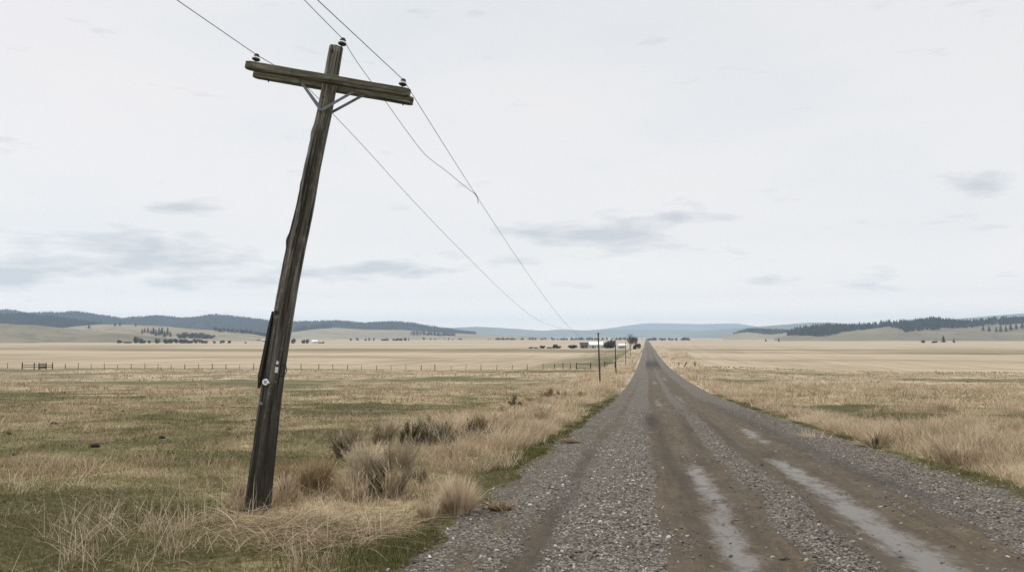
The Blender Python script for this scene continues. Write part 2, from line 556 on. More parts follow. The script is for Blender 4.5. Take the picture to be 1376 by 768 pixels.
MAT = {}
MAT['ground'] = mat_ground()
MAT['road'] = mat_road()
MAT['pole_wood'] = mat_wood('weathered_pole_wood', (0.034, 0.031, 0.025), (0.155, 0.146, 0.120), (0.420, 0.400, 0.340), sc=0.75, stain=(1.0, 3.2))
MAT['arm_wood'] = mat_wood('mossy_arm_wood', (0.050, 0.046, 0.030), (0.140, 0.131, 0.093), (0.290, 0.272, 0.208), 0.9, 0.8)
MAT['post_wood'] = mat_wood('fence_wood', (0.020, 0.015, 0.011), (0.050, 0.038, 0.028), (0.09, 0.072, 0.056))
MAT['hole'] = mat_plain('knot_hole', (0.004, 0.0035, 0.003), 0.95)
MAT['steel'] = mat_plain('galvanised_steel', (0.16, 0.17, 0.18), 0.45, 0.3, 25, 0.5, 0.6)
MAT['darkmetal'] = mat_plain('dark_metal', (0.020, 0.020, 0.022), 0.5, 0.3, 30, 0.5)
MAT['porcelain'] = mat_plain('porcelain', (0.62, 0.63, 0.64), 0.18, 0.06, 20, 0.5)
MAT['glaze'] = mat_plain('dark_glaze', (0.022, 0.022, 0.026), 0.2, 0.2, 20, 0.5)
MAT['wire'] = mat_plain('line_wire', (0.020, 0.021, 0.023), 0.55, 0.1, 5, 0.3)
MAT['tag'] = mat_plain('aluminium_tag', (0.66, 0.67, 0.68), 0.35, 0.12, 40, 0.5)
MAT['tag_mark'] = mat_plain('tag_mark', (0.03, 0.03, 0.03), 0.7)
MAT['clod'] = mat_plain('clod', (0.016, 0.012, 0.009), 0.95, 0.4, 30)
MAT['deadwood'] = mat_plain('rotten_wood', (0.10, 0.062, 0.040), 0.95, 0.4, 30)
MAT['straw'] = mat_blade('straw', [(0.0, (0.130, 0.100, 0.056)), (0.35, (0.310, 0.240, 0.152)), (0.7, (0.520, 0.418, 0.288)), (1.0, (0.680, 0.575, 0.430))])
MAT['bleached'] = mat_blade('bleached_straw', [(0.0, (0.36, 0.28, 0.18)), (0.5, (0.56, 0.45, 0.32)), (1.0, (0.76, 0.65, 0.49))])
MAT['turf'] = mat_blade('turf', [(0.0, (0.082, 0.076, 0.028)), (0.4, (0.170, 0.153, 0.068)), (0.75, (0.270, 0.232, 0.115)), (1.0, (0.410, 0.335, 0.200))])
MAT['lush'] = mat_blade('lush', [(0.0, (0.045, 0.056, 0.017)), (0.5, (0.108, 0.116, 0.042)), (1.0, (0.220, 0.200, 0.100))])
MAT['sage'] = mat_blade('sage', [(0.0, (0.095, 0.076, 0.048)), (0.4, (0.245, 0.202, 0.132)), (0.75, (0.400, 0.335, 0.230)), (1.0, (0.530, 0.455, 0.330))])
MAT['dkbush'] = mat_blade('dark_bush', [(0.0, (0.032, 0.036, 0.018)), (0.5, (0.105, 0.105, 0.058)), (1.0, (0.270, 0.235, 0.150))])
MAT['rust'] = mat_blade('rust_bush', [(0.0, (0.100, 0.068, 0.034)), (0.5, (0.270, 0.198, 0.108)), (1.0, (0.450, 0.355, 0.220))])
MAT['needle'] = mat_blade('needle', [(0.0, (0.009, 0.012, 0.010)), (0.5, (0.017, 0.022, 0.018)), (1.0, (0.030, 0.036, 0.027))], 0.1)
MAT['leaf'] = mat_blade('bush_leaf', [(0.0, (0.014, 0.016, 0.009)), (0.5, (0.034, 0.036, 0.021)), (1.0, (0.060, 0.060, 0.036))], 0.2)
MAT['twig'] = mat_plain('twig', (0.075, 0.060, 0.046), 0.9)
MAT['bare'] = mat_plain('bare_twigs', (0.105, 0.090, 0.075), 0.9)
MAT['bark'] = mat_plain('bark', (0.035, 0.027, 0.020), 0.95)
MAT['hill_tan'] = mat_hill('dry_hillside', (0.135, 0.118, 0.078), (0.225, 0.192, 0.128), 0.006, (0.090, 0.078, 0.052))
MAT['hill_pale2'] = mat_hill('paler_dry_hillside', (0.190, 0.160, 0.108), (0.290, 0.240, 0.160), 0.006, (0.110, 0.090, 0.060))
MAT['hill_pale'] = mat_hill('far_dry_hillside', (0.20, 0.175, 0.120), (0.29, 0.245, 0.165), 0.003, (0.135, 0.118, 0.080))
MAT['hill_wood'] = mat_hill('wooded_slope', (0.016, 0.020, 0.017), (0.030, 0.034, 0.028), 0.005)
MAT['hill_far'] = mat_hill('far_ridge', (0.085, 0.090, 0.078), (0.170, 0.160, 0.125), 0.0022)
MAT['white'] = mat_plain('white_sheet_metal', (0.80, 0.80, 0.79), 0.6, 0.04, 0.6)
MAT['palewall'] = mat_plain('pale_wall', (0.55, 0.55, 0.53), 0.8, 0.06, 0.8)
MAT['shedroof'] = mat_plain('dark_roof', (0.045, 0.042, 0.042), 0.8, 0.2, 1.0)
MAT['shedwall'] = mat_plain('grey_boards', (0.15, 0.14, 0.13), 0.9, 0.2, 1.0)
MAT['dkopen'] = mat_plain('dark_opening', (0.015, 0.014, 0.014), 0.9)


def mat_stone():
    m, nt = new_mat('crushed_stone'); k = NT(nt)
    a = k.attr('tint').outputs['Fac']
    p = k.n('ShaderNodeNewGeometry').outputs['Position']
    f = k.noise(p, 60, 4, 0.6)
    c = k.ramp(a, [(0.0, (0.055, 0.045, 0.036)), (0.45, (0.150, 0.130, 0.106)), (0.8, (0.300, 0.268, 0.226)), (1.0, (0.54, 0.50, 0.44))])
    c = k.mix(0.5, c, k.ramp(f, [(0.3, 0.32), (0.7, 0.68)]), 'OVERLAY')
    k.bsdf(c, 0.85, 0.25)
    return m


MAT['stone'] = mat_stone()

# ------------------------------------------------------------------ ground sheet
def growth(start, step, g, end):
    v = [start]
    while v[-1] < end:
        v.append(v[-1] + step); step *= g
    v[-1] = end
    return np.array(v)


GEND = 12600.0
xl = -growth(4.2, 0.2, 1.025, GEND)[::-1]
xm = np.arange(-4.0, 8.01, 0.2)
xr = growth(8.2, 0.2, 1.025, GEND)
GX = np.concatenate([xl, xm, xr])
yf = growth(3.0, 0.18, 1.021, GEND)
yb = -growth(-2.8, 0.3, 1.18, GEND)[::-1]
GY = np.concatenate([yb, yf])
XX, YY = np.meshgrid(GX, GY)
ZZ = ground_z(XX, YY)
DR = dryness(XX, YY)
FAR = sm(35, 120, np.hypot(XX, YY))
g = np_mesh('ground', np.stack([XX, YY, ZZ], -1).reshape(-1, 3), [grid_faces(len(GY), len(GX))], MAT['ground'],
            {'dry': DR.ravel(), 'far': FAR.ravel()}, smooth=True)
tag(g, 'open farmland sloping down to a wide flat valley floor', 'ground', kind='structure')

# ------------------------------------------------------------------ road
RX = np.arange(RC - RH - 0.45, RC + RH + 0.46, 0.06)
ry = np.concatenate([np.arange(-30, 3, 1.0), np.arange(3, 26, 0.07), growth(26, 0.09, 1.02, 5200)])
RXX, RYY = np.meshgrid(RX, ry)


def road_fields(x, y):
    # the wheel lines wander a little
    wob = 0.34 * (fbm(y / 11, y * 0 + 1.7, 61, 3) - 0.5)
    u = x - wob
    fadey = 1 - sm(24, 60, y) * 0.5
    dl = sm(0.0, 0.30, u) * (1 - sm(1.35, 1.75, u))                # left wheel lane
    dr = sm(1.95, 2.3, u) * (1 - sm(3.55, 4.1, u))                 # right wheel lane
    dirt = np.maximum(dl, dr)
    smooth_l = gauss(u, -1.22, 0.26)                               # swept strip near the verge
    dirt = np.maximum(dirt, 0.66 * smooth_l)
    dirt = np.maximum(dirt, 0.34 * (1 - sm(-1.7, -1.3, u)))
    wl = gauss(u, 0.92 + 0.010 * (y - 10), 0.24) * sm(4, 7, y) * (1 - sm(15.5, 18, y)) * 0.95
    wr = gauss(u, 2.72 + 0.012 * (y - 10), 0.33) * sm(4, 6, y) * (1 - sm(17.5, 19.5, y))
    wr = np.maximum(wr, gauss(u, 3.25, 0.30) * gauss(y, 26, 4.0) * 0.9)
    wl = np.maximum(wl, gauss(u, 0.75, 0.34) * gauss(y, 52, 9) * 0.80)
    wr = np.maximum(wr, gauss(u, 2.4, 0.36) * gauss(y, 60, 12) * 0.78)
    wr = np.maximum(wr, gauss(u, 2.6, 0.45) * gauss(y, 120, 12) * 0.8)
    wl = np.maximum(wl, gauss(u, 0.9, 0.45) * gauss(y, 105, 10) * 0.8)
    wet = np.maximum(wl, wr)
    dark = 0.55 * gauss(u, 0.62 - 0.01 * (y - 10), 0.17) * sm(9, 13, y) * (1 - sm(30, 45, y))
    dark = np.maximum(dark, 1.0 * gauss(u, 0.15, 0.30) * gauss(y, 32, 6.0))
    dark = np.maximum(dark, 0.6 * gauss(u, 1.35, 0.16) * gauss(y, 27, 9))
    dark = np.maximum(dark, 0.50 * gauss(u, 2.35, 0.15) * gauss(y, 25, 10))
    dark = np.maximum(dark, 0.45 * gauss(u, -1.18 , 0.18) * (1 - sm(14, 26, y)))
    dark = np.maximum(dark, 0.55 * gauss(u, 4.0, 0.35) * sm(8, 14, y) * (1 - sm(40, 70, y)))
    dark = np.maximum(dark, 0.9 * sm(-0.6, 0.1, u) * (1 - sm(3.2, 3.9, u)) * gauss(y, 235, 45))
    rim = np.maximum(gauss(u, 0.92 + 0.010 * (y - 10), 0.46) * sm(4, 7, y) * (1 - sm(16, 20, y)), gauss(u, 2.72 + 0.012 * (y - 10), 0.58) * sm(4, 6, y) * (1 - sm(18, 23, y)))
    dark = np.maximum(dark, 0.42 * rim * (1 - wet))
    dirt = dirt * (1 - 0.45 * sm(60, 160, y))
    brk = fbm(u / 0.42, y / 1.5, 63, 4) - 0.5
    dirt = np.clip(dirt + 1.15 * brk * (1 - sm(60, 140, y)) * (0.35 + 0.65 * (dirt > 0.05)) + 0.25 * (fbm(u / 1.1, y / 7, 65, 2) - 0.5), 0, 1)
    return dirt, wet, dark


def road_z(x, y):
    q = (x - RC) / RH
    z = base_z(y) + 0.07 * (1 - q * q)
    fade = 1 - sm(40, 120, y)
    n1 = fbm(x / 0.9, y / 1.6, 71, 3) - 0.5
    n2 = fbm(x / 0.17, y / 0.2, 75, 3) - 0.5
    rut = gauss(x, 0.75, 0.33) + gauss(x, 2.75, 0.38) + 0.8 * gauss(x, -1.2, 0.22)
    ridge = gauss(x, 1.75, 0.3) + gauss(x, -0.45, 0.4) + 0.7 * gauss(x, 4.5, 0.6)
    grav = np.clip(gauss(x, 1.72, 0.32) + gauss(x, -0.5, 0.5) + sm(3.9, 4.3, x) + sm(-1.4, -1.7, x), 0, 1)
    z = z + fade * (0.05 * n1 - 0.045 * rut + 0.035 * ridge + (0.018 + 0.025 * grav) * n2)
    e = np.abs(x - RC) - (RH + 0.75 * (fbm(x * 0 + np.sign(x - RC) * 5, y / 1.4, 81, 4) - 0.5) * (1 - sm(60, 200, y)))
    z = z - 0.55 * sm(-0.08, 0.55, e)
    return z


RZ = road_z(RXX, RYY)
dt, wt, dk = road_fields(RXX, RYY)
rd = np_mesh('gravel_road', np.stack([RXX, RYY, RZ], -1).reshape(-1, 3), [grid_faces(len(ry), len(RX))], MAT['road'],
             {'dirt': dt.ravel(), 'wet': wt.ravel(), 'dark': dk.ravel()}, smooth=True)
tag(rd, 'straight gravel road with muddy wheel tracks running to the horizon', 'road', kind='structure')


def site(px, py, hills=False):
    """point where a bearing meets the ground"""
    r = ray(px, py)
    t = np.geomspace(4, 8500, 6000)
    P = EYE[None, :] + r[None, :] * t[:, None]
    gz = ground_z(P[:, 0], P[:, 1])
    i = np.argmax(P[:, 2] <= gz)
    if P[i, 2] > gz[i]: i = -1
    a = P[i].copy(); a[2] = gz[i]
    return a


def at_dist(px, dist):
    r = ray(px, 452); a = EYE + r * dist
    a[2] = float(ground_z(a[0], a[1])); return a


# ------------------------------------------------------------------ loose stones
def icosa():
    t = (1 + 5 ** 0.5) / 2
    v = np.array([(-1, t, 0), (1, t, 0), (-1, -t, 0), (1, -t, 0), (0, -1, t), (0, 1, t), (0, -1, -t), (0, 1, -t), (t, 0, -1), (t, 0, 1), (-t, 0, -1), (-t, 0, 1)], float)
    v /= np.linalg.norm(v[0])
    f = np.array([(0, 11, 5), (0, 5, 1), (0, 1, 7), (0, 7, 10), (0, 10, 11), (1, 5, 9), (5, 11, 4), (11, 10, 2), (10, 7, 6), (7, 1, 8), (3, 9, 4), (3, 4, 2), (3, 2, 6), (3, 6, 8), (3, 8, 9), (4, 9, 5), (2, 4, 11), (6, 2, 10), (8, 6, 7), (9, 8, 1)])
    return v, f


def stones(x, y, size, tint, zf=None):
    n = len(x); v, f = icosa()
    z = np.maximum(road_z(x, y), ground_z(x, y)) if zf is None else zf
    L = v[None] * RNG.uniform(0.72, 1.22, (n, 12, 1))
    L = L * np.stack([RNG.uniform(0.8, 1.5, n), RNG.uniform(0.6, 1.0, n), RNG.uniform(0.4, 0.75, n)], 1)[:, None, :]
    a = RNG.uniform(0, 2 * math.pi, n); b = RNG.normal(0, 0.35, n)
    cb, sb = np.cos(b)[:, None], np.sin(b)[:, None]
    lx = L[..., 0] * cb - L[..., 2] * sb; lz = L[..., 0] * sb + L[..., 2] * cb
    ca, sa = np.cos(a)[:, None], np.sin(a)[:, None]
    gx = lx * ca - L[..., 1] * sa; gy = lx * sa + L[..., 1] * ca
    s = size[:, None] * 0.5
    V = np.stack([x[:, None] + gx * s, y[:, None] + gy * s, z[:, None] + lz * s + s * 0.22], -1)
    F = (np.arange(n)[:, None, None] * 12 + f[None]).reshape(-1, 3)
    return V.reshape(-1, 3), F, np.repeat(tint, 12)


def band(n, x0, x1, y0, y1, s0, s1, pw=2.0, soft=0.15):
    y = y0 * (y1 / y0) ** RNG.uniform(0, 1, n)
    x = RNG.uniform(x0, x1, n) + RNG.normal(0, soft, n)
    s = s0 + (s1 - s0) * RNG.uniform(0, 1, n) ** pw
    return x, y, s


NC = 210000
sy = 5.0 * (46 / 5.0) ** RNG.uniform(0, 1, NC)
sx = RNG.uniform(RC - RH - 0.45, RC + RH + 0.45, NC)
dt_, wt_, dk_ = road_fields(sx, sy)
dens = (1 - dt_) ** 1.6 * np.where(sx < -1.45, 0.5, 1.0) * np.clip(1.7 * fbm(sx / 0.5, sy / 0.9, 91, 3) - 0.15, 0.1, 1)
dens = np.maximum(dens, 0.05) * (1 - 0.9 * wt_) * (1 - 0.92 * (dk_ > 0.30))
e_ = np.abs(sx - RC) - RH
dens = dens * (1 - sm(-0.05, 0.42, e_))
keep = RNG.uniform(0, 1, NC) < dens
sx, sy = sx[keep], sy[keep]
ss = 0.009 + 0.047 * RNG.uniform(0, 1, len(sx)) ** 3.2
big_ = RNG.uniform(0, 1, len(sx)) < 0.0022
ss = np.where(big_, RNG.uniform(0.05, 0.085, len(sx)), ss)
tint = np.clip(RNG.beta(2.0, 2.6, len(sx)) * np.where(big_, 0.75, 1.0) + 0.18 * (sx < 0.3) * (RNG.uniform(0, 1, len(sx)) < 0.4), 0, 1)
V, F, T = stones(sx, sy, ss, tint)
st = np_mesh('gravel', V, [F], MAT['stone'], {'tint': T})
tag(st, 'loose grey crushed stone lying along the road crown and shoulders', 'gravel', kind='stuff')

# ------------------------------------------------------------------ grass (stuff)
def scatter(n, d0, d1, margin=0.14):
    """points spread over the ground between two distances, over the view plus a margin"""
    half = 688 / FPX * (1 + margin)
    d = np.sqrt(RNG.uniform(d0 * d0, d1 * d1, n))
    s = RNG.uniform(-half, half, n) * d
    s = np.clip(s, -half * d - 1.0, half * d + 1.0)
    X = FH[0] * d + RT[0] * s; Y = FH[1] * d + RT[1] * s
    return X, Y, d


def off_road(x, y, m=0.0):
    e = np.abs(x - RC) - (RH + 0.75 * (fbm(x * 0 + np.sign(x - RC) * 5, y / 1.4, 81, 4) - 0.5) * (1 - sm(60, 200, y)))
    return e > m


class Grass:
    def __init__(s): s.V = []; s.F = {}; s.T = []; s.n = 0

    def add(s, P, h, w, az, lean, droop, tint, K=2, facing=None):
        V, fs, nv = blades(P, h, w, az, lean, droop, K, facing)
        for f in fs:
            s.F.setdefault(f.shape[1], []).append(f + s.n)
        s.V.append(V); s.T.append(np.repeat(tint, nv)); s.n += len(V)

    def build(s, name, mat, parent=None, origin=None):
        V = np.concatenate(s.V)
        if origin is not None: V = V - np.asarray(origin, np.float32)
        o = np_mesh(name, V, [np.concatenate(f) for f in s.F.values()], mat, {'tint': np.clip(np.concatenate(s.T), 0, 1)}, parent=parent)
        if origin is not None and parent is None: o.location = [float(v) for v in origin]
        return o


def P3(x, y): return np.stack([x, y, ground_z(x, y) - 0.01], 1)


turf = Grass(); lush = Grass(); straw = Grass()
U = RNG.uniform
# short green turf
for d0, d1, n, h0, h1, w in ((5.5, 10, 60000, 0.03, 0.10, 0.007), (10, 18, 90000, 0.03, 0.10, 0.009), (18, 34, 90000, 0.04, 0.11, 0.016), (34, 70, 60000, 0.05, 0.13, 0.035)):
    x, y, d = scatter(n, d0, d1)
    dr = dryness(x, y)
    k = off_road(x, y, 0.02) & (U(0, 1, n) > dr * 0.8)
    x, y, dr = x[k], y[k], dr[k]; m = len(x)
    turf.add(P3(x, y), U(h0, h1, m), np.full(m, w) * U(0.6, 1.3, m), U(0, 6.283, m), U(0.1, 0.9, m), U(0, 0.4, m), 0.18 + 0.55 * dr + U(-0.2, 0.35, m))
# bright green strip at the road edges
n = 42000
y = 5.0 * (60 / 5.0) ** U(0, 1, n); side = np.where(U(0, 1, n) < 0.5, -1, 1)
x = RC + side * (RH + RNG.gamma(1.6, np.where(side < 0, 0.20, 0.11)))
k = off_road(x, y, 0.0) & (fbm(x / 1.2, y / 1.6, 95, 3) + np.where(side < 0, 0.02, -0.10) > 0.49)
x, y = x[k], y[k]; m = len(x)
lush.add(P3(x, y), U(0.03, 0.11, m), (0.005 + 0.0006 * y) * U(0.7, 1.3, m), U(0, 6.283, m), U(0.1, 0.9, m), U(0, 0.4, m), U(0, 1, m))
_pb = site(345, 683)
_a = U(0, 6.283, 900); _r = 0.17 + np.abs(RNG.normal(0, 0.14, 900))
_x = _pb[0] + np.cos(_a) * _r; _y = _pb[1] + np.sin(_a) * _r
straw.add(P3(_x, _y), U(0.08, 0.34, 900), U(0.004, 0.009, 900), _a + RNG.normal(0, 0.8, 900), U(0.05, 0.9, 900), U(0, 0.5, 900), U(0.0, 0.75, 900), 3)
for cx_, cy_, r_, n in ((*site(245, 690)[:2], 0.42, 900), (*site(455, 716)[:2], 0.35, 700), (*site(480, 672)[:2], 0.35, 400), (*site(520, 745)[:2], 0.6, 1500)):
    x = cx_ + RNG.normal(0, r_, n); y = cy_ + RNG.normal(0, r_ * 0.7, n)
    k = off_road(x, y, 0.0); x, y = x[k], y[k]; m = len(x)
    lush.add(P3(x, y), U(0.08, 0.22, m), U(0.005, 0.010, m), U(0, 6.283, m), U(0.1, 0.7, m), U(0, 0.4, m), U(0, 1, m))


def tufts(n, d0, d1, per, h0, h1, w, rad, dmin=0.35, sel=None, K=2, tb=0.45):
    x, y, d = scatter(n, d0, d1)
    dr = dryness(x, y)
    cl = fbm(x / 0.9, y / 0.9, 101, 2)
    k = off_road(x, y, 0.12) & (dr + 1.25 * (cl - 0.5) > dmin + U(-0.18, 0.18, n))
    if sel is not None: k &= sel(x, y)
    x, y, dr = x[k], y[k], dr[k]; m = len(x)
    sc = 0.60 + 0.75 * np.clip(dr, 0, 1) * fbm(x / 4, y / 4, 103, 2) * 1.8
    c = np.repeat(np.arange(m), per); N = m * per
    a = U(0, 6.283, N); r = rad * np.sqrt(U(0, 1, N))
    bx = x[c] + np.cos(a) * r; by = y[c] + np.sin(a) * r
    ok = off_road(bx, by, 0.05)
    c, a, r, bx, by = c[ok], a[ok], r[ok], bx[ok], by[ok]; N = len(c)
    tc_ = U(-0.18, 0.18, m) + 0.75 * (fbm(x / 1.6, y / 1.6, 107, 3) - 0.5)
    sc = sc * np.clip(-0.05 + 2.1 * fbm(x / 1.3, y / 1.3, 109, 3), 0.3, 1.7)
    straw.add(P3(bx, by), U(h0, h1, N) * sc[c], w * U(0.6, 1.3, N), a + RNG.normal(0, 0.7, N), np.clip(0.25 + 0.5 * r / rad + RNG.normal(0, 0.25, N), 0, 1.2),
              U(0, 0.55, N), tb + tc_[c] + 0.15 * (dr[c] - 0.5) + U(-0.25, 0.3, N), K)


tufts(3600, 5.5, 12, 13, 0.06, 0.24, 0.0065, 0.11, 0.64, K=3)
tufts(9500, 12, 24, 12, 0.08, 0.30, 0.010, 0.15, 0.46, K=3)
tufts(13000, 24, 48, 10, 0.10, 0.32, 0.020, 0.22, 0.44)
tufts(10000, 48, 100, 8, 0.14, 0.42, 0.045, 0.4, 0.5)
tufts(7000, 100, 190, 7, 0.16, 0.42, 0.09, 0.7, 0.5)
# tall verges
lv = lambda x, y: ((x < RC - RH - 0.35) & (x > RC - RH - 2.0 - 0.05 * y) & (y > 13)) | ((x > RC + RH + 0.45) & (x < RC + RH + 2.6 + 0.03 * y))
tufts(18000, 10, 30, 14, 0.14, 0.46, 0.012, 0.16, 0.47, lv, K=3, tb=0.60)
rv = lambda x, y: (x > RC + RH + 0.5) & (x < RC + RH + 3.2 + 0.02 * y)
tufts(16000, 10, 34, 14, 0.22, 0.60, 0.012, 0.15, 0.40, rv, K=3, tb=0.64)
tufts(9000, 34, 90, 10, 0.22, 0.60, 0.03, 0.28, 0.40, rv, tb=0.64)
tufts(26000, 30, 75, 10, 0.18, 0.54, 0.028, 0.28, 0.45, lv, tb=0.58)
tufts(16000, 75, 190, 8, 0.25, 0.65, 0.07, 0.5, 0.45, lv, tb=0.58)
tufts(14000, 190, 420, 6, 0.3, 0.7, 0.16, 1.0, 0.45, lv, tb=0.58)

# tall straw on the far side of the road
rs = lambda x, y: (x > RC + RH + 0.9)
tufts(26000, 14, 45, 12, 0.16, 0.55, 0.014, 0.22, 0.5, rs, tb=0.56)
tufts(16000, 45, 110, 8, 0.2, 0.5, 0.04, 0.4, 0.5, rs, tb=0.56)

# dark weeds along the field edge across the road
n = 1500
x = 9 + 140 * U(0, 1, n) ** 1.2; y = 207 - 0.06 * x + RNG.normal(0, 2.2, n)
k = fbm(x / 9, y * 0 + 3, 117, 3) > 0.40
x, y = x[k], y[k]; m = len(x)
turf.add(P3(x, y), U(0.15, 0.45, m), U(0.08, 0.2, m), U(0, 6.283, m), U(0.1, 0.8, m), U(0, 0.4, m), U(0.1, 0.6, m))
o = turf.build('turf', MAT['turf']); tag(o, 'short green grass covering the grazed field', 'grass', kind='stuff')
o = lush.build('fresh_grass', MAT['lush']); tag(o, 'fresh green grass fringing both edges of the gravel', 'grass', kind='stuff')
o = straw.build('dry_grass', MAT['straw']); tag(o, 'pale dry grass tufts over the fields and verges', 'grass', kind='stuff')

# long bent stalks near the pole
stk = Grass()
n = 3600
x, y, d = scatter(n, 6.2, 13.5)
w_ = 0.35 + 0.9 * gauss(x, -4.6, 2.0) * gauss(y, 10.8, 2.6) + 0.35 * gauss(y, 7.8, 1.2)
k = (x < RC - RH - 0.5) & (fbm(x / 0.8, y / 0.8, 111, 3) + 0.24 * w_ + U(-0.2, 0.2, n) > 0.86)
x, y = x[k], y[k]; m = len(x)
c = np.repeat(np.arange(m), 9); N = len(c)
bx = x[c] + RNG.normal(0, 0.055, N); by = y[c] + RNG.normal(0, 0.055, N)
hh_ = 0.12 + 0.52 * U(0, 1, N) ** 2.4
stk.add(P3(bx, by), hh_, U(0.003, 0.008, N), U(0, 6.283, N), U(0.05, 1.3, N) ** 1.3, U(0.0, 0.6, N) * (U(0, 1, N) < 0.5), U(0.35, 1.1, N), 4)
lit = 15000
x, y, d = scatter(lit, 5.8, 15)
k = (x < RC - RH - 0.3) & (fbm(x / 0.7, y / 0.7, 115, 3) + U(-0.2, 0.2, lit) > 0.5)
x, y = x[k], y[k]; m = len(x); Pl = P3(x, y); Pl[:, 2] += U(0.0, 0.07, m)
stk.add(Pl, U(0.10, 0.36, m), U(0.003, 0.008, m), U(0, 6.283, m), U(1.0, 1.5, m), U(0.8, 1.5, m), U(0.0, 0.65, m), 3)
# flattened mat of stalks at the foot of the pole
b0 = site(420, 722)
N = 1300
bx = b0[0] + RNG.normal(0, 0.75, N); by = b0[1] + RNG.normal(0, 0.45, N)
ok = off_road(bx, by, 0.4); bx, by = bx[ok], by[ok]; N = len(bx)
az = RNG.normal(0.15, 0.7, N) + np.where(U(0, 1, N) < 0.3, math.pi, 0)
Pm = P3(bx, by); Pm[:, 2] += U(0, 0.10, N)
stk.add(Pm, U(0.35, 0.75, N), U(0.006, 0.013, N), az, U(1.0, 1.5, N), U(0.9, 1.5, N), U(0.1, 0.75, N), 5)
o = stk.build('straw_stalks', MAT['straw']); tag(o, 'long bent straw stalks tangled around the leaning pole', 'dry grass', kind='stuff')


# ------------------------------------------------------------------ near shrubs and tussocks
def shrub(name, px, py, wpx, hpx, mat, label, cat, n=1500, group=None, tb=0.5, up=0.55, thick=0.0095, ry_=0.75, leaf=0):
    n = int(n * 0.6); leaf = int(leaf * 0.45)
    b = site(px, py); dist = np.dot(b - EYE, FH)
    rx = wpx / FPX * dist / 2; h = hpx / FPX * dist
    root = empty(name, b)
    G = Grass()
    M_ = max(7, int(wpx / 6))
    fa = U(0, 6.283, M_); fq = np.sqrt(U(0, 1, M_))
    fh = h * U(0.45, 1.08, M_) * np.sqrt(1 - 0.5 * fq ** 2); fh[:2] = h * 1.02
    ft = RNG.normal(0, 0.16, M_)
    c = RNG.integers(0, M_, n)
    base = fq[c] * 0.5 + np.abs(RNG.normal(0, 0.06, n))
    a = fa[c] + RNG.normal(0, 0.25, n)
    x = b[0] + np.cos(a) * base * rx; y = b[1] + np.sin(a) * base * rx * ry_
    hh = fh[c] * (0.35 + 0.75 * U(0, 1, n) ** 0.6)
    az = fa[c] + RNG.normal(0, 0.55, n) + np.where(U(0, 1, n) < 0.12, U(-3, 3, n), 0)
    leanl = np.clip(fq[c] * 0.62 * rx / np.maximum(fh[c], 0.05) * 1.1 + RNG.normal(0.05, 0.17, n), 0, 1.3)
    w = thick * dist / 9 * U(0.5, 1.3, n)
    G.add(P3(x, y), hh, w, az, leanl, U(0, 0.25, n), tb + ft[c] + U(-0.28, 0.28, n), 4)
    if leaf:       # short side twigs carried by the outer half of the stems
        m = leaf; j = RNG.integers(0, n, m); t = U(0.35, 0.98, m)
        hor = leanl[j] * hh[j] * (0.45 * t + 0.55 * t * t)
        lx = x[j] + np.cos(az[j]) * hor + RNG.normal(0, 0.02 * rx, m); ly = y[j] + np.sin(az[j]) * hor + RNG.normal(0, 0.02 * rx, m)
        lz = ground_z(x[j], y[j]) + hh[j] * t * np.sqrt(np.maximum(0.15, 1 - 0.45 * leanl[j] ** 2)) * 0.93
        G.add(np.stack([lx, ly, lz], 1), h * U(0.05, 0.16, m), thick * dist / 9 * U(0.7, 1.5, m), U(0, 6.283, m), U(0.1, 0.9, m), U(0, 0.4, m), tb + ft[c[j]] + U(-0.25, 0.3, m), 2)
    o = G.build('foliage', mat, root, origin=b)
    S = MB()
    for i in range(9):
        a_ = random.uniform(0, 6.28); r_ = random.uniform(0.2, 0.5) * rx
        top = b + np.array([math.cos(a_) * r_, math.sin(a_) * r_ * ry_, h * random.uniform(0.35, 0.6)])
        mid = b * 0.55 + top * 0.45 + np.array([0, 0, h * 0.06])
        S.tube([b + np.array([math.cos(a_), math.sin(a_), 0]) * rx * 0.08 - np.array([0, 0, 0.03]), mid, top], [0.012 * rx / 0.45, 0.008 * rx / 0.45, 0.003], 5)
    S.build('stem', MAT['twig'], root, origin=b)
    tag(root, label, cat, group)
    return root


SG = 'shrubs and tussocks beside the road'
shrub('sagebrush', 513, 666, 100, 82, MAT['sage'], 'largest grey twiggy shrub behind the straw by the leaning pole', 'shrub', 5200, SG, 0.68, leaf=4200, thick=0.0085)
shrub('grass_tussock', 416, 662, 88, 62, MAT['rust'], 'broad brown grass clump beside the foot of the leaning pole', 'grass clump', 2600, SG, 0.74, leaf=700)
shrub('grass_tussock', 612, 690, 70, 58, MAT['bleached'], 'bright pale straw tussock at the green edge of the gravel', 'grass clump', 2600, SG, 0.6)
shrub('grass_tussock', 572, 698, 48, 34, MAT['bleached'], 'small straw tuft next to the bright pale tussock', 'grass clump', 800, SG, 0.66)
shrub('sagebrush', 462, 614, 52, 46, MAT['sage'], 'medium grey green shrub behind the brown grass clump', 'shrub', 1700, SG, 0.48, leaf=1500)
shrub('grass_tussock', 513, 596, 52, 42, MAT['sage'], 'tan upright tussock at the end of the dark shrub row nearest the pole', 'grass clump', 1300, SG, 0.78)
shrub('sagebrush', 548, 601, 50, 36, MAT['dkbush'], 'dark green low shrub next to the tan upright tussock', 'shrub', 1300, SG, 0.55, leaf=1700)
shrub('sagebrush', 588, 603, 52, 40, MAT['dkbush'], 'dark green shrub with straw growing through it', 'shrub', 1400, SG, 0.70, leaf=1400)
shrub('grass_tussock', 608, 600, 38, 38, MAT['straw'], 'straw clump between two dark green shrubs', 'grass clump', 900, SG, 0.62)
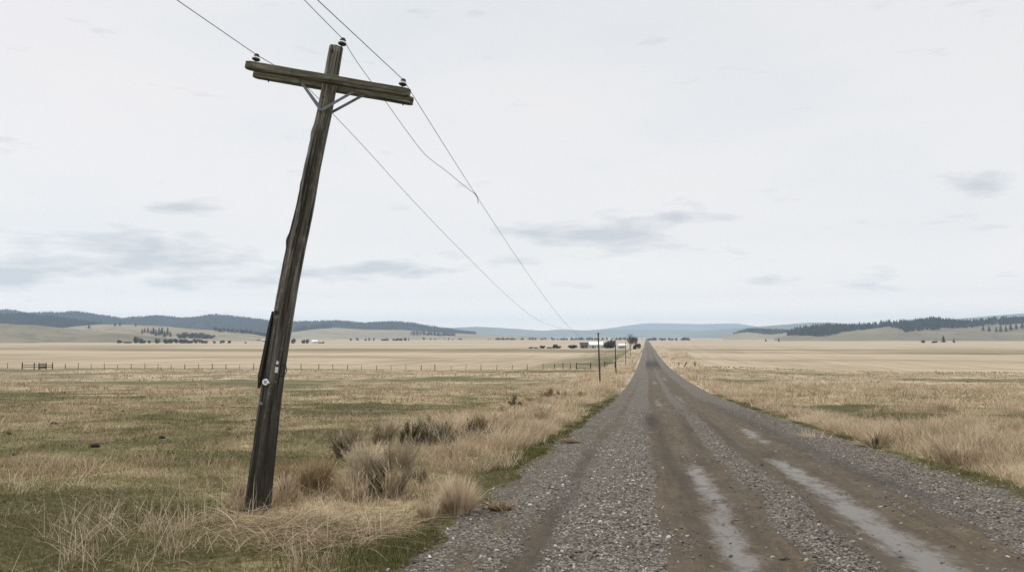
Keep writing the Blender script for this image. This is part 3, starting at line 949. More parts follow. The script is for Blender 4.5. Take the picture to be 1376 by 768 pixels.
shrub('sagebrush', 634, 598, 46, 38, MAT['dkbush'], 'darkest shrub beside the broad tan bush', 'shrub', 1200, SG, 0.42, leaf=1500)
shrub('grass_tussock', 662, 594, 66, 46, MAT['rust'], 'broad tan bush at the road end of the shrub row', 'bush', 1600, SG, 0.72, leaf=900)
shrub('grass_tussock', 574, 584, 58, 34, MAT['sage'], 'pale tussock standing behind the dark shrub row', 'grass clump', 1100, SG, 0.80)
shrub('grass_tussock', 640, 572, 44, 22, MAT['straw'], 'pale straw clump behind the broad tan bush', 'grass clump', 800, SG, 0.7)
shrub('grass_tussock', 702, 582, 44, 20, MAT['straw'], 'loose straw clump between the broad tan bush and the road', 'grass clump', 800, SG, 0.66)
shrub('grass_tussock', 474, 672, 52, 40, MAT['straw'], 'straw clump filling the gap between brown clump and largest grey shrub', 'grass clump', 1100, SG, 0.6)
shrub('grass_tussock', 380, 672, 46, 40, MAT['straw'], 'straw clump touching the leaning pole on its road side', 'grass clump', 900, SG, 0.6)
shrub('grass_tussock', 318, 676, 56, 36, MAT['straw'], 'straw clump touching the leaning pole on its field side', 'grass clump', 900, SG, 0.56)
shrub('grass_tussock', 560, 650, 50, 34, MAT['sage'], 'loose pale clump on the road side of the largest grey shrub', 'grass clump', 1000, SG, 0.66, leaf=400)
shrub('juniper_seedling', 688, 547, 13, 19, MAT['dkbush'], 'small upright dark green bush alone in the verge', 'bush', 420, SG, 0.5, leaf=500)
shrub('juniper_seedling', 697.5, 548, 9, 10, MAT['dkbush'], 'tiny dark bush touching the small upright one', 'bush', 300, SG, 0.45, leaf=250)
shrub('sagebrush', 738, 536, 28, 14, MAT['rust'], 'low brown shrub in the straw of the verge', 'shrub', 600, SG, 0.35, leaf=500)
shrub('sagebrush', 716, 546, 22, 12, MAT['rust'], 'low brown shrub near the tiny dark bush', 'shrub', 500, SG, 0.45, leaf=400)
shrub('grass_tussock', 756, 534, 34, 16, MAT['straw'], 'pale tussock in the verge beyond the low brown shrubs', 'grass clump', 600, SG, 0.75)
shrub('grass_tussock', 1090, 604, 66, 30, MAT['straw'], 'tall straw clump across the road by the gravel shoulder', 'grass clump', 1100, SG, 0.74)
shrub('grass_tussock', 1178, 600, 62, 36, MAT['straw'], 'tall straw clump over the dark hollow across the road', 'grass clump', 1100, SG, 0.66)
shrub('grass_tussock', 1290, 622, 90, 42, MAT['straw'], 'broad straw clump farthest along the verge across the road', 'grass clump', 1400, SG, 0.74)
shrub('sagebrush', 1215, 582, 70, 16, MAT['rust'], 'low dark brown scrub in the hollow across the road', 'shrub', 900, SG, 0.5, leaf=300)
shrub('sagebrush', 1345, 600, 70, 20, MAT['rust'], 'brown scrub patch beyond the broad straw clump', 'shrub', 900, SG, 0.5, leaf=300)

vb = random.Random(17)
for i in range(18):
    yy = 15 + 3.0 * i + vb.uniform(-1, 1); xx = RC - RH - 1.0 - vb.uniform(0.3, 1.8 + 0.05 * yy)
    bb = np.array([xx, yy, float(ground_z(xx, yy))]); q_ = bb - EYE; dd_ = q_ @ FW
    px_, py_ = 688 + FPX * (q_ @ RT) / dd_, 384 - FPX * (q_ @ UP) / dd_
    wm_ = vb.uniform(0.7, 1.2)
    shrub('grass_tussock', px_, py_, wm_ * FPX / dd_, wm_ * vb.uniform(0.42, 0.62) * FPX / dd_, MAT[('straw', 'sage', 'straw', 'rust')[i % 4]], 'loose shaggy clump scattered along the verge past the dark shrub row', 'grass clump', 700, 'loose clumps scattered along the verge', 0.7, leaf=200)

# ------------------------------------------------------------------ clods and debris
def lump_mesh(name, n_seed, flat=0.45):
    r = np.random.default_rng(n_seed)
    nu, nv = 14, 8
    V = []; 
    for i in range(nv + 1):
        ph = math.pi * i / nv
        for j in range(nu):
            th = 2 * math.pi * j / nu
            d = np.array([math.sin(ph) * math.cos(th), math.sin(ph) * math.sin(th), math.cos(ph)])
            k = 0.65 + 0.7 * float(fbm(d[0] * 1.6 + 9 * n_seed, d[1] * 1.6 + d[2] * 2.1, n_seed, 3))
            V.append(d * k * np.array([1, 0.8, flat]))
    F = [(i * nu + j, i * nu + (j + 1) % nu, (i + 1) * nu + (j + 1) % nu, (i + 1) * nu + j) for i in range(nv) for j in range(nu)]
    return np_mesh(name, np.array(V), [np.array(F)], None, smooth=False, link=False)


clod_me = [lump_mesh('clod', s) for s in (3, 5, 8, 13)]
for me in clod_me: me.materials.append(MAT['clod'])
for i, (px, py, w) in enumerate(((128, 600, 13), (140, 622, 9), (108, 628, 8), (217, 589, 11), (343, 566, 10), (410, 562, 8), (386, 562, 7), (122, 593, 8), (72, 570, 10), (20, 611, 9), (255, 549, 6),
                                 (308, 577, 7), (60, 552, 7), (165, 553, 6), (45, 633, 8), (470, 578, 7), (232, 608, 5), (300, 545, 6), (12, 583, 7), (185, 570, 6), (560, 545, 6), (498, 552, 5))):
    b = site(px, py); dist = np.dot(b - EYE, FH)
    o = bpy.data.objects.new('dung_clod', clod_me[i % 4]); COL.objects.link(o)
    s = w / FPX * dist * 0.5
    o.location = (b[0], b[1], b[2] + s * 0.12); o.scale = (s, s, s * 1.25); o.rotation_euler = (0, 0, i * 1.7)
    tag(o, 'dark clod lying on the short green turf', 'clod', 'dark clods scattered over the grazed field')

for nm, px, py, w, lab in (('rotten_bark', 672, 703, 34, 'brown lump of rotten bark on the gravel edge below the pale tussock'), ('rotten_bark', 765, 600, 26, 'dark brown lump of bark on the gravel edge farther up the road')):
    b = site(px, py); dist = np.dot(b - EYE, FH)
    b[2] = float(road_z(np.array(b[0]), np.array(b[1])))
    s = w / FPX * dist * 0.5
    root = empty(nm, b)
    me = lump_mesh('bark', 21 if w > 30 else 34, 0.4); me.materials.append(MAT['deadwood'])
    o = bpy.data.objects.new('bark', me); COL.objects.link(o); o.parent = root; o.scale = (s, s * 0.8, s * 0.55); o.location = (0, 0, s * 0.1)
    G = Grass(); n = 160
    a = U(0, 6.283, n); x = b[0] + RNG.normal(0, s * 0.6, n); y = b[1] + RNG.normal(0, s * 0.6, n)
    Pp = np.stack([x, y, road_z(x, y) + U(0, s * 0.4, n)], 1)
    G.add(Pp, U(0.10, 0.30, n), U(0.006, 0.011, n), a, U(0.8, 1.4, n), U(0.6, 1.3, n), U(0, 0.6, n), 3)
    G.build('dead_stalks', MAT['straw'], root, origin=b)
    tag(root, lab, 'debris')

# ------------------------------------------------------------------ the leaning pole
PD = 10.55
axis_px = [(343.5, 700), (346, 683), (353, 625), (360.8, 560), (374, 470), (387, 390), (399, 328), (410, 280), (419, 230), (436, 150), (444, 107), (451.8, 63)]
wid_px = [36, 34, 32.0, 29.5, 27, 25.5, 24.5, 23, 21.5, 20, 19.5, 18.5]
AX = np.array([pt(a, b, PD) for a, b in axis_px])
WD = np.array(wid_px) / FPX * PD / 2
base = AX[1].copy(); base[2] = float(ground_z(base[0], base[1]))
AX[0][2] = base[2] - 0.25
S_ = np.concatenate([[0], np.cumsum(np.linalg.norm(np.diff(AX, axis=0), axis=1))])
sS = np.linspace(0, S_[-1], 420)
ax = np.stack([np.interp(sS, S_, AX[:, i]) for i in range(3)], 1)
for _ in range(25):
    ax[1:-1] = 0.25 * ax[:-2] + 0.5 * ax[1:-1] + 0.25 * ax[2:]
wr_ = np.interp(sS, S_, WD)
TG = np.gradient(ax, axis=0); TG /= np.linalg.norm(TG, axis=1)[:, None]
NS = 96
th = np.linspace(0, 2 * math.pi, NS, endpoint=False)
Uax = np.cross(np.array([0, 1.0, 0]), TG); Uax /= np.linalg.norm(Uax, axis=1)[:, None]     # image right
Wax = np.cross(TG, Uax)                                                                     # away from camera (+Y)
TH, SS = np.meshgrid(th, sS)
rad = wr_[:, None] * np.ones_like(TH)
rel = 0.034 * (fbm(np.cos(TH) * 2.2 + 5, np.sin(TH) * 2.2 + SS * 0.35, 121, 4) - 0.5)
fing = 0.013 * (fbm(np.cos(TH) * 8 + 5 + SS * 0.5, np.sin(TH) * 8 + SS * 0.45, 125, 4) - 0.5) + 0.010 * (fbm(TH * 3.0, SS * 4.5, 127, 3) - 0.5) * np.sin(TH / 2)


def groove(t0, s0, s1, wd, dp, drift=0.0, seed=1):
    c = t0 + drift * (SS - s0) + 0.10 * (fbm(SS * 1.3, SS * 0 + seed, seed, 3) - 0.5)
    dth = np.angle(np.exp(1j * (TH - c)))
    return -dp * np.exp(-(dth / wd) ** 2) * sm(s0, s0 + 0.25, SS) * (1 - sm(s1 - 0.25, s1, SS))


# theta 0 = image right, 3pi/2 faces the camera
gv = groove(5.0, 2.5, 5.6, 0.20, 0.052, -0.03, 3) + groove(4.40, 0.3, 3.3, 0.15, 0.038, 0.03, 4) + groove(5.3, 0.6, 2.6, 0.09, 0.02, 0, 5)
gv += groove(4.1, 2.8, 5.0, 0.07, 0.014, 0.02, 6) + groove(3.7, 1.0, 4.5, 0.07, 0.014, 0, 7) + groove(5.6, 3.0, 5.5, 0.07, 0.014, 0, 8) + groove(4.6, 5.3, 6.6, 0.06, 0.012, 0, 9)


def bulge(t0, s0, wt, ws, dp):
    dth = np.angle(np.exp(1j * (TH - t0)))
    return dp * np.exp(-(dth / wt) ** 2 - ((SS - s0) / ws) ** 2)


def s_at(py): return float(np.interp(-py, [-b for a, b in axis_px], S_))


bl = bulge(3.3, s_at(325), 0.6, 0.08, 0.022) + bulge(5.6, s_at(325), 0.5, 0.07, 0.016) + bulge(3.25, s_at(180), 0.5, 0.1, 0.014) + bulge(3.3, s_at(250), 0.4, 0.06, 0.012)
bl += bulge(4.3, s_at(423), 0.42, 0.085, 0.016) - bulge(4.3, s_at(423), 0.16, 0.03, 0.05)
bl += bulge(6.0, s_at(215), 0.3, 0.09, 0.010) - bulge(4.62, s_at(73), 0.2, 0.022, 0.03) + bulge(4.4, s_at(285), 0.3, 0.05, 0.010)
bl = bl * 1.55
bl -= bulge(4.0, s_at(590), 0.5, 0.5, 0.014)
rad = rad + rel + fing + gv + bl
PV = ax[:, None, :] + rad[..., None] * (np.cos(TH)[..., None] * Uax[:, None, :] + np.sin(TH)[..., None] * Wax[:, None, :])
GR = np.stack([np.cos(TH) * 0.14, np.sin(TH) * 0.14, SS], -1)
idx = np.arange(420 * NS).reshape(420, NS)
nx = np.roll(idx, -1, 1)
F4 = np.stack([idx[:-1], nx[:-1], nx[1:], idx[1:]], -1).reshape(-1, 4)
# top cap, slightly domed
topc = ax[-1] + TG[-1] * 0.012
V = np.concatenate([PV.reshape(-1, 3), topc[None]])
GRf = np.concatenate([GR.reshape(-1, 3), [[0, 0, sS[-1]]]])
F3 = np.stack([idx[-1], nx[-1], np.full(NS, 420 * NS)], 1)
pole = empty('utility_pole', base)
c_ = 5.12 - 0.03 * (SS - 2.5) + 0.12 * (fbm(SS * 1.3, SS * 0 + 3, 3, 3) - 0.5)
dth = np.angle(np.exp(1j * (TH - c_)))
split = np.exp(-(dth / np.where(dth > 0, 0.62, 0.24)) ** 2) * sm(2.0, 2.8, SS) * (1 - sm(5.1, 5.6, SS))       # painted shade of the shaft's right side, darkest along the long groove
np_mesh('shaft', V - base, [F4, F3], MAT['pole_wood'], {'split': np.concatenate([split.ravel(), [0]])}, smooth=True, parent=pole, vec_attrs={'grain': GRf})  # 'split' holds the painted shade of the shaft's right side
tag(pole, 'weathered wooden utility pole leaning over the grass with double crossarm', 'utility pole')

# crossarms: front pair straddles the pole
A0 = pt(331, 87.5, PD - 0.17); A1 = pt(551, 125.5, PD - 0.17)
armd = (A1 - A0); alen = np.linalg.norm(armd); armd /= alen
tgu = TG[-40]
armup = tgu - np.dot(tgu, armd) * armd; armup /= np.linalg.norm(armup)
armf = np.cross(armup, armd); armf /= np.linalg.norm(armf)
armf = -armf if armf[1] < 0 else armf
AXES = np.array([armd, armf, armup])
acen = (A0 + A1) / 2
arms = []
for off, sh in ((0.0, 0.0), (0.325, -0.01)):
    mb = MB()
    # several slices give the timber a slightly uneven edge
    n = 40; hy, hz, b_ = 0.050, 0.056, 0.012
    sec = np.array([(hy, hz - b_), (hy - b_, hz), (-hy + b_, hz), (-hy, hz - b_), (-hy, -hz + b_), (-hy + b_, -hz), (hy - b_, -hz), (hy, -hz + b_)])
    Vv = []; Gg = []
    for i in range(n + 1):
        xx = -alen / 2 + alen * i / n
        k = 0.86 if i in (0, n) else 1.0
        wv = 1 + 0.10 * (fbm(np.arange(8) * 3.1, np.full(8, xx * 3.0 + off * 40), 131, 3) - 0.5)
        L = np.stack([np.full(8, xx), sec[:, 0] * k * wv, sec[:, 1] * k * wv], 1)
        Vv.append(L @ AXES + acen + armf * off + armup * sh); Gg.append(L[:, [1, 2, 0]] + np.array([off, 0, 0]))
    Ff = [(i * 8 + j, i * 8 + 8 + j, i * 8 + 8 + (j + 1) % 8, i * 8 + (j + 1) % 8) for i in range(n) for j in range(8)]
    Ff += [tuple(range(8)), tuple(n * 8 + 7 - j for j in range(8))]
    mb.add(np.concatenate(Vv), Ff, np.concatenate(Gg))
    arms.append(mb.build('crossarm', MAT['arm_wood'], pole, origin=base))

# bolts through arm and shaft
for (u, v, r) in ((0.022, 0.0, 0.022), (-0.47, 0.0, 0.009), (0.48, -0.01, 0.009)):
    mb = MB(); c0 = acen + armd * u + armup * v - armf * 0.075
    mb.lathe(c0, armf, [(r * 0.5, 0.0), (r * 0.55, 0.012), (r, 0.013), (r, 0.022), (r * 0.3, 0.026)], 10)
    mb.build('bolt', MAT['steel'] if r > 0.01 else MAT['darkmetal'], pole, origin=base)

# flat steel braces
def brace(p0, p1, w=0.036, t=0.008):
    d = p1 - p0; L = np.linalg.norm(d); d /= L
    sd = np.cross(d, armf); sd /= np.linalg.norm(sd)
    mb = MB()
    mb.box((p0 + p1) / 2, (L, w, t), np.array([d, sd, np.cross(d, sd)]))
    mb.lathe(p0 - armf * 0.012, armf, [(0.010, 0), (0.010, 0.02)], 8); mb.lathe(p1 - armf * 0.012, armf, [(0.010, 0), (0.010, 0.02)], 8)
    return mb.build('brace', MAT['steel'], pole, origin=base)


F_front = PD - 0.105; F_back = PD + 0.105
brace(pt(403, 108, F_front - 0.005), pt(430.5, 147.5, F_front - 0.008)); brace(pt(478, 121.5, F_front - 0.005), pt(432, 148, F_front - 0.018))
brace(pt(407, 114, F_back + 0.005), pt(436, 152, F_back + 0.008)); brace(pt(496, 123.5, F_back + 0.005), pt(444, 152, F_back + 0.018))

# insulators
INS = {}


def insulator(px, py, dist, key, k=1.0):
    b = pt(px, py, dist)
    up_ = armup
    body = MB()
    body.lathe(b + up_ * 0.034 * k, up_, [(0.020 * k, 0.020 * k), (0.054 * k, 0.022 * k), (0.056 * k, 0.030 * k), (0.046 * k, 0.044 * k), (0.030 * k, 0.052 * k), (0.026 * k, 0.060 * k)], 24)
    o = body.build('insulator', MAT['porcelain'], pole, smooth=True, origin=base)
    pin = MB(); pin.tube([b - up_ * 0.05, b + up_ * 0.058 * k], 0.010 * k, 8)
    pn = pin.build('pin', MAT['darkmetal'], o, origin=base)
    sk = MB(); sk.lathe(b + up_ * 0.030 * k, up_, [(0.018 * k, -0.006 * k), (0.040 * k, -0.004 * k), (0.059 * k, 0.010 * k), (0.060 * k, 0.020 * k), (0.050 * k, 0.024 * k), (0.02 * k, 0.0245 * k)], 24)
    sk.build('skirt', MAT['glaze'], o, smooth=True, origin=base)
    hd = MB(); hd.lathe(b + up_ * 0.090 * k, up_, [(0.022 * k, 0.0), (0.040 * k, 0.003 * k), (0.042 * k, 0.012 * k), (0.028 * k, 0.019 * k), (0.034 * k, 0.027 * k), (0.026 * k, 0.036 * k), (0.008 * k, 0.038 * k)], 24)
    hd.build('cap', MAT['glaze'], o, smooth=True, origin=base)
    INS[key] = b + up_ * 0.110 * k


insulator(343.2, 84.0, PD - 0.17, 'l', 0.92)
insulator(459.0, 63.5, PD - 0.02, 't', 1.0)
insulator(540.3, 117.5, PD - 0.17, 'r', 0.92)
# pin ends below the rear arm
for px in (350.5, 540.5):
    mb = MB(); p0 = pt(px, 0, PD); 
    u = (px - 441) / FPX * PD
    c0 = acen + armf * 0.325 + armd * u - armup * 0.055
    mb.tube([c0, c0 - armup * 0.035], 0.009, 8); mb.build('pin_end', MAT['darkmetal'], pole, origin=base)

# split sliver standing off the shaft
def shaft_pt(py, tht, out=0.0):
    s = s_at(py); i = int(round(s / S_[-1] * 419))
    j = int(round((tht % (2 * math.pi)) / (2 * math.pi) * NS)) % NS
    nrm = math.cos(tht) * Uax[i] + math.sin(tht) * Wax[i]
    return PV[i, j] + nrm * out, nrm, TG[i]


mb = MB()
q0 = pt(366.5, 418, PD - 0.06); q1 = pt(348.5, 521, PD - 0.07)
pts_ = [q0 * (1 - t) + q1 * t + np.array([0.008 * math.sin(5 * t), 0, 0]) for t in (0, 0.2, 0.5, 0.85, 1.0)]
Vv = []; Gg = []
for i, (p, w, t) in enumerate(zip(pts_, (0.012, 0.045, 0.055, 0.050, 0.008), (0.008, 0.015, 0.016, 0.019, 0.012))):
    for a_, b2 in ((-1, -1), (1, -1), (1, 1), (-1, 1)):
        Vv.append(p + Uax[150] * a_ * t + Wax[150] * b2 * w); Gg.append((a_ * t, b2 * w, i * 0.25))
Ff = [(i * 4 + j, i * 4 + (j + 1) % 4, i * 4 + 4 + (j + 1) % 4, i * 4 + 4 + j) for i in range(4) for j in range(4)] + [(3, 2, 1, 0), (16, 17, 18, 19)]
mb.add(Vv, Ff, Gg)
tag(mb.build('split_plank', MAT['pole_wood'], pole, origin=base), 'dark sliver of wood split off the side')

# tags and fittings
def plate(py, tht, w, h, name, mat, round_=False, out=0.014):
    c, nrm, t = shaft_pt(py, tht, out)
    sd = np.cross(t, nrm); sd /= np.linalg.norm(sd); t2 = np.cross(nrm, sd)
    mb = MB()
    if round_:
        n = 24; pr = [(math.cos(2 * math.pi * i / n) * w / 2, math.sin(2 * math.pi * i / n) * h / 2) for i in range(n)]
        Vv = [c + sd * a + t2 * b2 for a, b2 in pr] + [c + sd * a * 0.94 + t2 * b2 * 0.94 + nrm * 0.012 for a, b2 in pr]
        mb.add(Vv, [(i, (i + 1) % n, n + (i + 1) % n, n + i) for i in range(n)] + [tuple(range(n, 2 * n)), tuple(range(n - 1, -1, -1))])
    else:
        mb.box(c, (h, w, 0.008), np.array([t2, sd, nrm]), 0.0025)
    o = mb.build(name, mat, pole, origin=base)
    return o, c, sd, t2, nrm


o, c, sd, t2, nrm = plate(513.5, 4.42, 0.105, 0.085, 'number_disc', MAT['tag'], True, 0.05)
mk = MB()
for i in range(3):
    mk.box(c + nrm * 0.014 + t2 * (0.016 - i * 0.015) + sd * 0.004, (0.045 - 0.012 * (i == 2), 0.006, 0.003), np.array([sd, t2, nrm]))
mk.build('faded_mark', MAT['tag_mark'], o, origin=base)
mb = MB(); mb.tube([c + sd * 0.045 + nrm * 0.008, c + sd * 0.075 + nrm * 0.014], [0.012, 0.008], 10); mb.build('lug', MAT['tag'], o, origin=base)
plate(495, 5.22, 0.046, 0.075, 'metal_tag', MAT['tag'])
plate(486, 5.26, 0.036, 0.05, 'metal_tag', MAT['tag'], True)
plate(541, 4.35, 0.060, 0.036, 'metal_strap', MAT['steel'], False, 0.04)
plate(511, 5.28, 0.020, 0.026, 'metal_tag', MAT['steel'])
plate(528, 5.0, 0.022, 0.03, 'metal_tag', MAT['steel'])
# wire loop standing off the shaft
p0, n0, t0 = shaft_pt(487, 5.9, 0.0); p1, n1, t1 = shaft_pt(503, 5.7, 0.0)
mb = MB()
lp = [p0, p0 + Uax[100] * 0.045 - t0 * 0.01, p0 + Uax[100] * 0.065 - t0 * 0.06, p0 + Uax[100] * 0.060 - t0 * 0.11, p1 + Uax[100] * 0.03 + t1 * 0.005, p1]
mb.tube(lp, 0.006, 6); mb.build('wire_loop', MAT['wire'], pole, smooth=True, origin=base)
# dark knot plugs
for py, tht, r in ((423, 4.3, 0.030), (73, 4.62, 0.020), (133, 4.5, 0.010)):
    c, nrm, t = shaft_pt(py, tht, 0.006)
    mb = MB(); mb.lathe(c - nrm * 0.01, nrm, [(r, 0), (r * 0.9, 0.008), (r * 0.3, 0.009)], 14); mb.build('knot_hole', MAT['hole'], pole, origin=base)

# ------------------------------------------------------------------ distant poles
far_poles = []
for i, (px, hp, dist, lean, lab) in enumerate(((806, 68, 102, -0.032, 'tallest of the thin bare poles beside the road'), (827.5, 46.5, 147, -0.022, 'second tallest thin bare pole beside the road'),
                                    (840.6, 29.8, 232, 0.0, 'third thin bare pole before the farm bushes'), (846.8, 19, 352, 0.0, 'smallest thin pole just before the bare tree'))):
    b = at_dist(px, dist); h = hp / FPX * dist
    root = empty('utility_pole', b)
    mb = MB()
    mb.tube([b - np.array([0, 0, 0.5]), b + np.array([lean * h * 0.5, 0, h * 0.5]), b + np.array([lean * h, 0, h])], [0.110, 0.095, 0.08], 12)
    mb.build('shaft', MAT['post_wood'], root, origin=b)
    mb = MB(); tp = b + np.array([lean * h, 0, h])
    mb.tube([tp + np.array([-0.28, 0, -0.12]), tp + np.array([0.28, 0, -0.12])], 0.025, 6); mb.build('bracket', MAT['darkmetal'], root, origin=b)
    tag(root, lab, 'utility pole', 'thin poles along the road')
    far_poles.append(tp)

# ------------------------------------------------------------------ wires
T2 = far_poles[0]


def span(a, b, sag, n=90):
    t = np.linspace(0, 1, n) ** 1.3
    P = a[None] * (1 - t[:, None]) + b[None] * t[:, None]
    P[:, 2] -= 4 * sag * t * (1 - t)
    return P


def smooth_path(pts, n=120):
    """Catmull-Rom through points"""
    P = np.array(pts, float); out = []
    Q = np.vstack([2 * P[0] - P[1], P, 2 * P[-1] - P[-2]])
    for i in range(len(P) - 1):
        p0, p1, p2, p3 = Q[i:i + 4]
        for t in np.linspace(0, 1, max(4, n // (len(P) - 1)), endpoint=False):
            out.append(0.5 * ((2 * p1) + (-p0 + p2) * t + (2 * p0 - 5 * p1 + 4 * p2 - p3) * t * t + (-p0 + 3 * p1 - 3 * p2 + p3) * t ** 3))
    out.append(P[-1]); return np.array(out)


def back_to(ins, px, py, k=0.72):
    """span running back over the camera; (px,py) gives its bearing overhead"""
    d = pt(px, py, PD * k) - ins
    d = d / abs(d[1])
    return ins + d * 55


WR = 0.0046
l_back = back_to(INS['l'], 238, 0, 0.80); r_back = back_to(INS['r'], 427, 0, 0.745); t_back = back_to(INS['t'], 409, 0, 0.885)
EL = T2 + np.array([-0.26, 0, -0.06]); ER = T2 + np.array([0.26, 0, -0.06])
SAG_L, SAG_R = 2.15, 2.0
wl_ = np.vstack([span(l_back, INS['l'], 0.02, 40)[:-1], span(INS['l'], EL, SAG_L)])


def in_plane(a, b, px, py):
    """point of the vertical plane through a and b seen on a bearing"""
    r = ray(px, py); n_ = np.array([-(b - a)[1], (b - a)[0], 0.0])
    return EYE + r * (np.dot(a - EYE, n_) / np.dot(r, n_))


def soft_path(pts, n=14, it=30):
    Q = np.vstack([np.linspace(pts[i], pts[i + 1], n, endpoint=False) for i in range(len(pts) - 1)] + [pts[-1][None]])
    for _ in range(it):
        Q[1:-1] = 0.25 * Q[:-2] + 0.5 * Q[1:-1] + 0.25 * Q[2:]
    return Q


# this span has been pulled slack: it leaves the insulator level and then drops
lw = [INS['l']] + [in_plane(INS['l'], EL, a_, b_) for a_, b_ in ((378, 93), (413, 116.5), (447, 152.5), (492, 200), (545, 259), (600, 317), (676, 393), (730, 439))] + [EL]
wl_ = np.vstack([span(l_back, INS['l'], 0.02, 40)[:-1], soft_path(lw)])
wr2 = np.vstack([span(r_back, INS['r'], 0.02, 40)[:-1], span(INS['r'], ER, SAG_R)])
rs_ = span(INS['r'], ER, SAG_R, 400)


def to_px(P):
    d = np.asarray(P) - EYE
    z = d @ FW
    return 688 + FPX * (d @ RT) / z, 384 - FPX * (d @ UP) / z


jx, jy = to_px(rs_); ji = int(np.argmin(np.abs(jy - 262))); J = rs_[ji]
dJ = float(np.dot(J - EYE, FH))
d0 = float(np.dot(INS['t'] - EYE, FH))
mids = [INS['t']] + [pt(px, py, d0 + (dJ - d0) * t) for px, py, t in ((481, 85, 0.16), (520, 139, 0.42), (548, 178, 0.60), (572, 208, 0.75), (600, 230, 0.86), (622, 248, 0.95))] + [J]
wm = np.vstack([span(t_back, INS['t'], 0.02, 40)[:-1], smooth_path(mids)])
for P, lab in ((wl_, 'thin power line over the raised end of the crossarm'), (wr2, 'thin power line over the lowered end of the crossarm'), (wm, 'slack power line from the pole top drooping onto another wire')):
    mb = MB(); mb.tube(P, WR, 6)
    o = mb.build('power_line', MAT['wire'], None, smooth=True, origin=P[40])
    tag(o, lab, 'power line', 'wires of the power line')
# splice where the slack wire meets the other one
mb = MB(); jd = rs_[ji + 4] - rs_[ji]; jd /= np.linalg.norm(jd)
mb.tube([J - jd * 0.10, J + jd * 0.22], 0.011, 6); mb.tube([J + jd * 0.2, J + jd * 0.22 + np.array([0.01, 0, -0.12])], 0.006, 5)
tag(mb.build('wire_splice', MAT['wire'], None, origin=J), 'dark twisted splice with a dangling end on the wire', 'wire splice')

# ------------------------------------------------------------------ wire fence across the field
FD = 186.0
postx = [11.6, 89.5, 106.4, 124.1, 141.6, 159.3, 177.3, 195.6, 213.1, 231.1, 249.4, 268, 286.3, 304.7, 322.7, 341.6, 360, 405.6, 428.8, 448, 467.2, 486.4, 506.5, 526.2, 545.7, 566, 584.9, 606.7, 625.9, 646.3, 667.2, 688, 708.5, 729.5, 745.6, 756.6, 766.6]
postx = [-75, -58, -40, -23, -6] + postx
froot = empty('wire_fence', at_dist(400, FD))
fo = np.array(froot.location)
tops = []
pr = random.Random(3)
for px in postx:
    b = at_dist(px, FD); h = pr.uniform(1.15, 1.5); tops.append((b, h))
    mb = MB(); r = pr.choice([0.055, 0.065, 0.09]); lx = pr.uniform(-0.09, 0.09)
    mb.tube([b - np.array([0, 0, 0.4]), b + np.array([lx * h, 0, h])], [r, r * 0.85], 8)
    mb.build('post', MAT['post_wood'], froot, origin=fo)
mb = MB()
for fr in (0.35, 0.62, 0.9):
    mb.tube([b + np.array([0, 0.0, fr * 1.2]) for b, h in tops], 0.008, 4)
mb.build('wire_strands', MAT['wire'], froot, origin=fo)
tag(froot, 'long wire fence on wooden posts between pasture and stubble field', 'fence', 'field fences')


def timber(label, pxs, rails, dist=FD - 0.3, h=1.55, brace_=False, panel=None, group='field fences'):
    root = empty('timber_fence', at_dist(pxs[0], dist)); o0 = np.array(root.location)
    for px in pxs:
        b = at_dist(px, dist); mb = MB(); mb.tube([b - np.array([0, 0, 0.4]), b + np.array([pr.uniform(-0.04, 0.04), 0, h * pr.uniform(0.95, 1.06)])], [0.12, 0.105], 10)
        mb.build('post', MAT['post_wood'], root, origin=o0)
    a, c = at_dist(pxs[0], dist), at_dist(pxs[-1], dist)
    for z in rails:
        mb = MB(); mb.tube([a + np.array([-0.1, -0.11, z]), c + np.array([0.1, -0.11, z])], 0.065, 8); mb.build('rail', MAT['post_wood'], root, origin=o0)
    if panel:
        b0_, b1 = at_dist(panel[0], dist - 0.15), at_dist(panel[1], dist - 0.15)
        mb = MB()
        for z in (0.35, 0.65, 0.95, 1.25):
            mb.box((b0_ + b1) / 2 + np.array([0, -0.1, z]), (np.linalg.norm(b1 - b0_), 0.04, 0.20), np.array([(b1 - b0_) / np.linalg.norm(b1 - b0_), [0, 1, 0], [0, 0, 1]]))
        mb.build('gate_boards', MAT['post_wood'], root, origin=o0)
    tag(root, label, 'fence', group)


timber('dark timber rail fence with boarded gate at the field edge', [31.5, 47.5, 54, 63.5, 72], (0.55, 0.95), panel=(54, 63.5))
timber('short two rail timber panel beyond the wire fence end', [774.5, 793.4], (0.35, 1.3), FD - 4)
timber('single rail timber panel next to the roadside poles', [812.3, 826], (1.1,), FD + 3)
for px, dist, h, lean, lab in ((918.5, 200, 1.15, 0.6, 'leaning dark stump post in the verge straw across the road'), (933.3, 205, 1.15, 0.0, 'upright dark post in the verge straw across the road'), (911, 212, 0.7, 0.3, 'short stub post nearest the road in the straw')):
    b = at_dist(px, dist); mb = MB(); mb.tube([b - np.array([0, 0, 0.3]), b + np.array([lean * h, 0, h])], [0.16, 0.12], 8)
    tag(mb.build('fence_post', MAT['post_wood'], None, origin=b), lab, 'post')

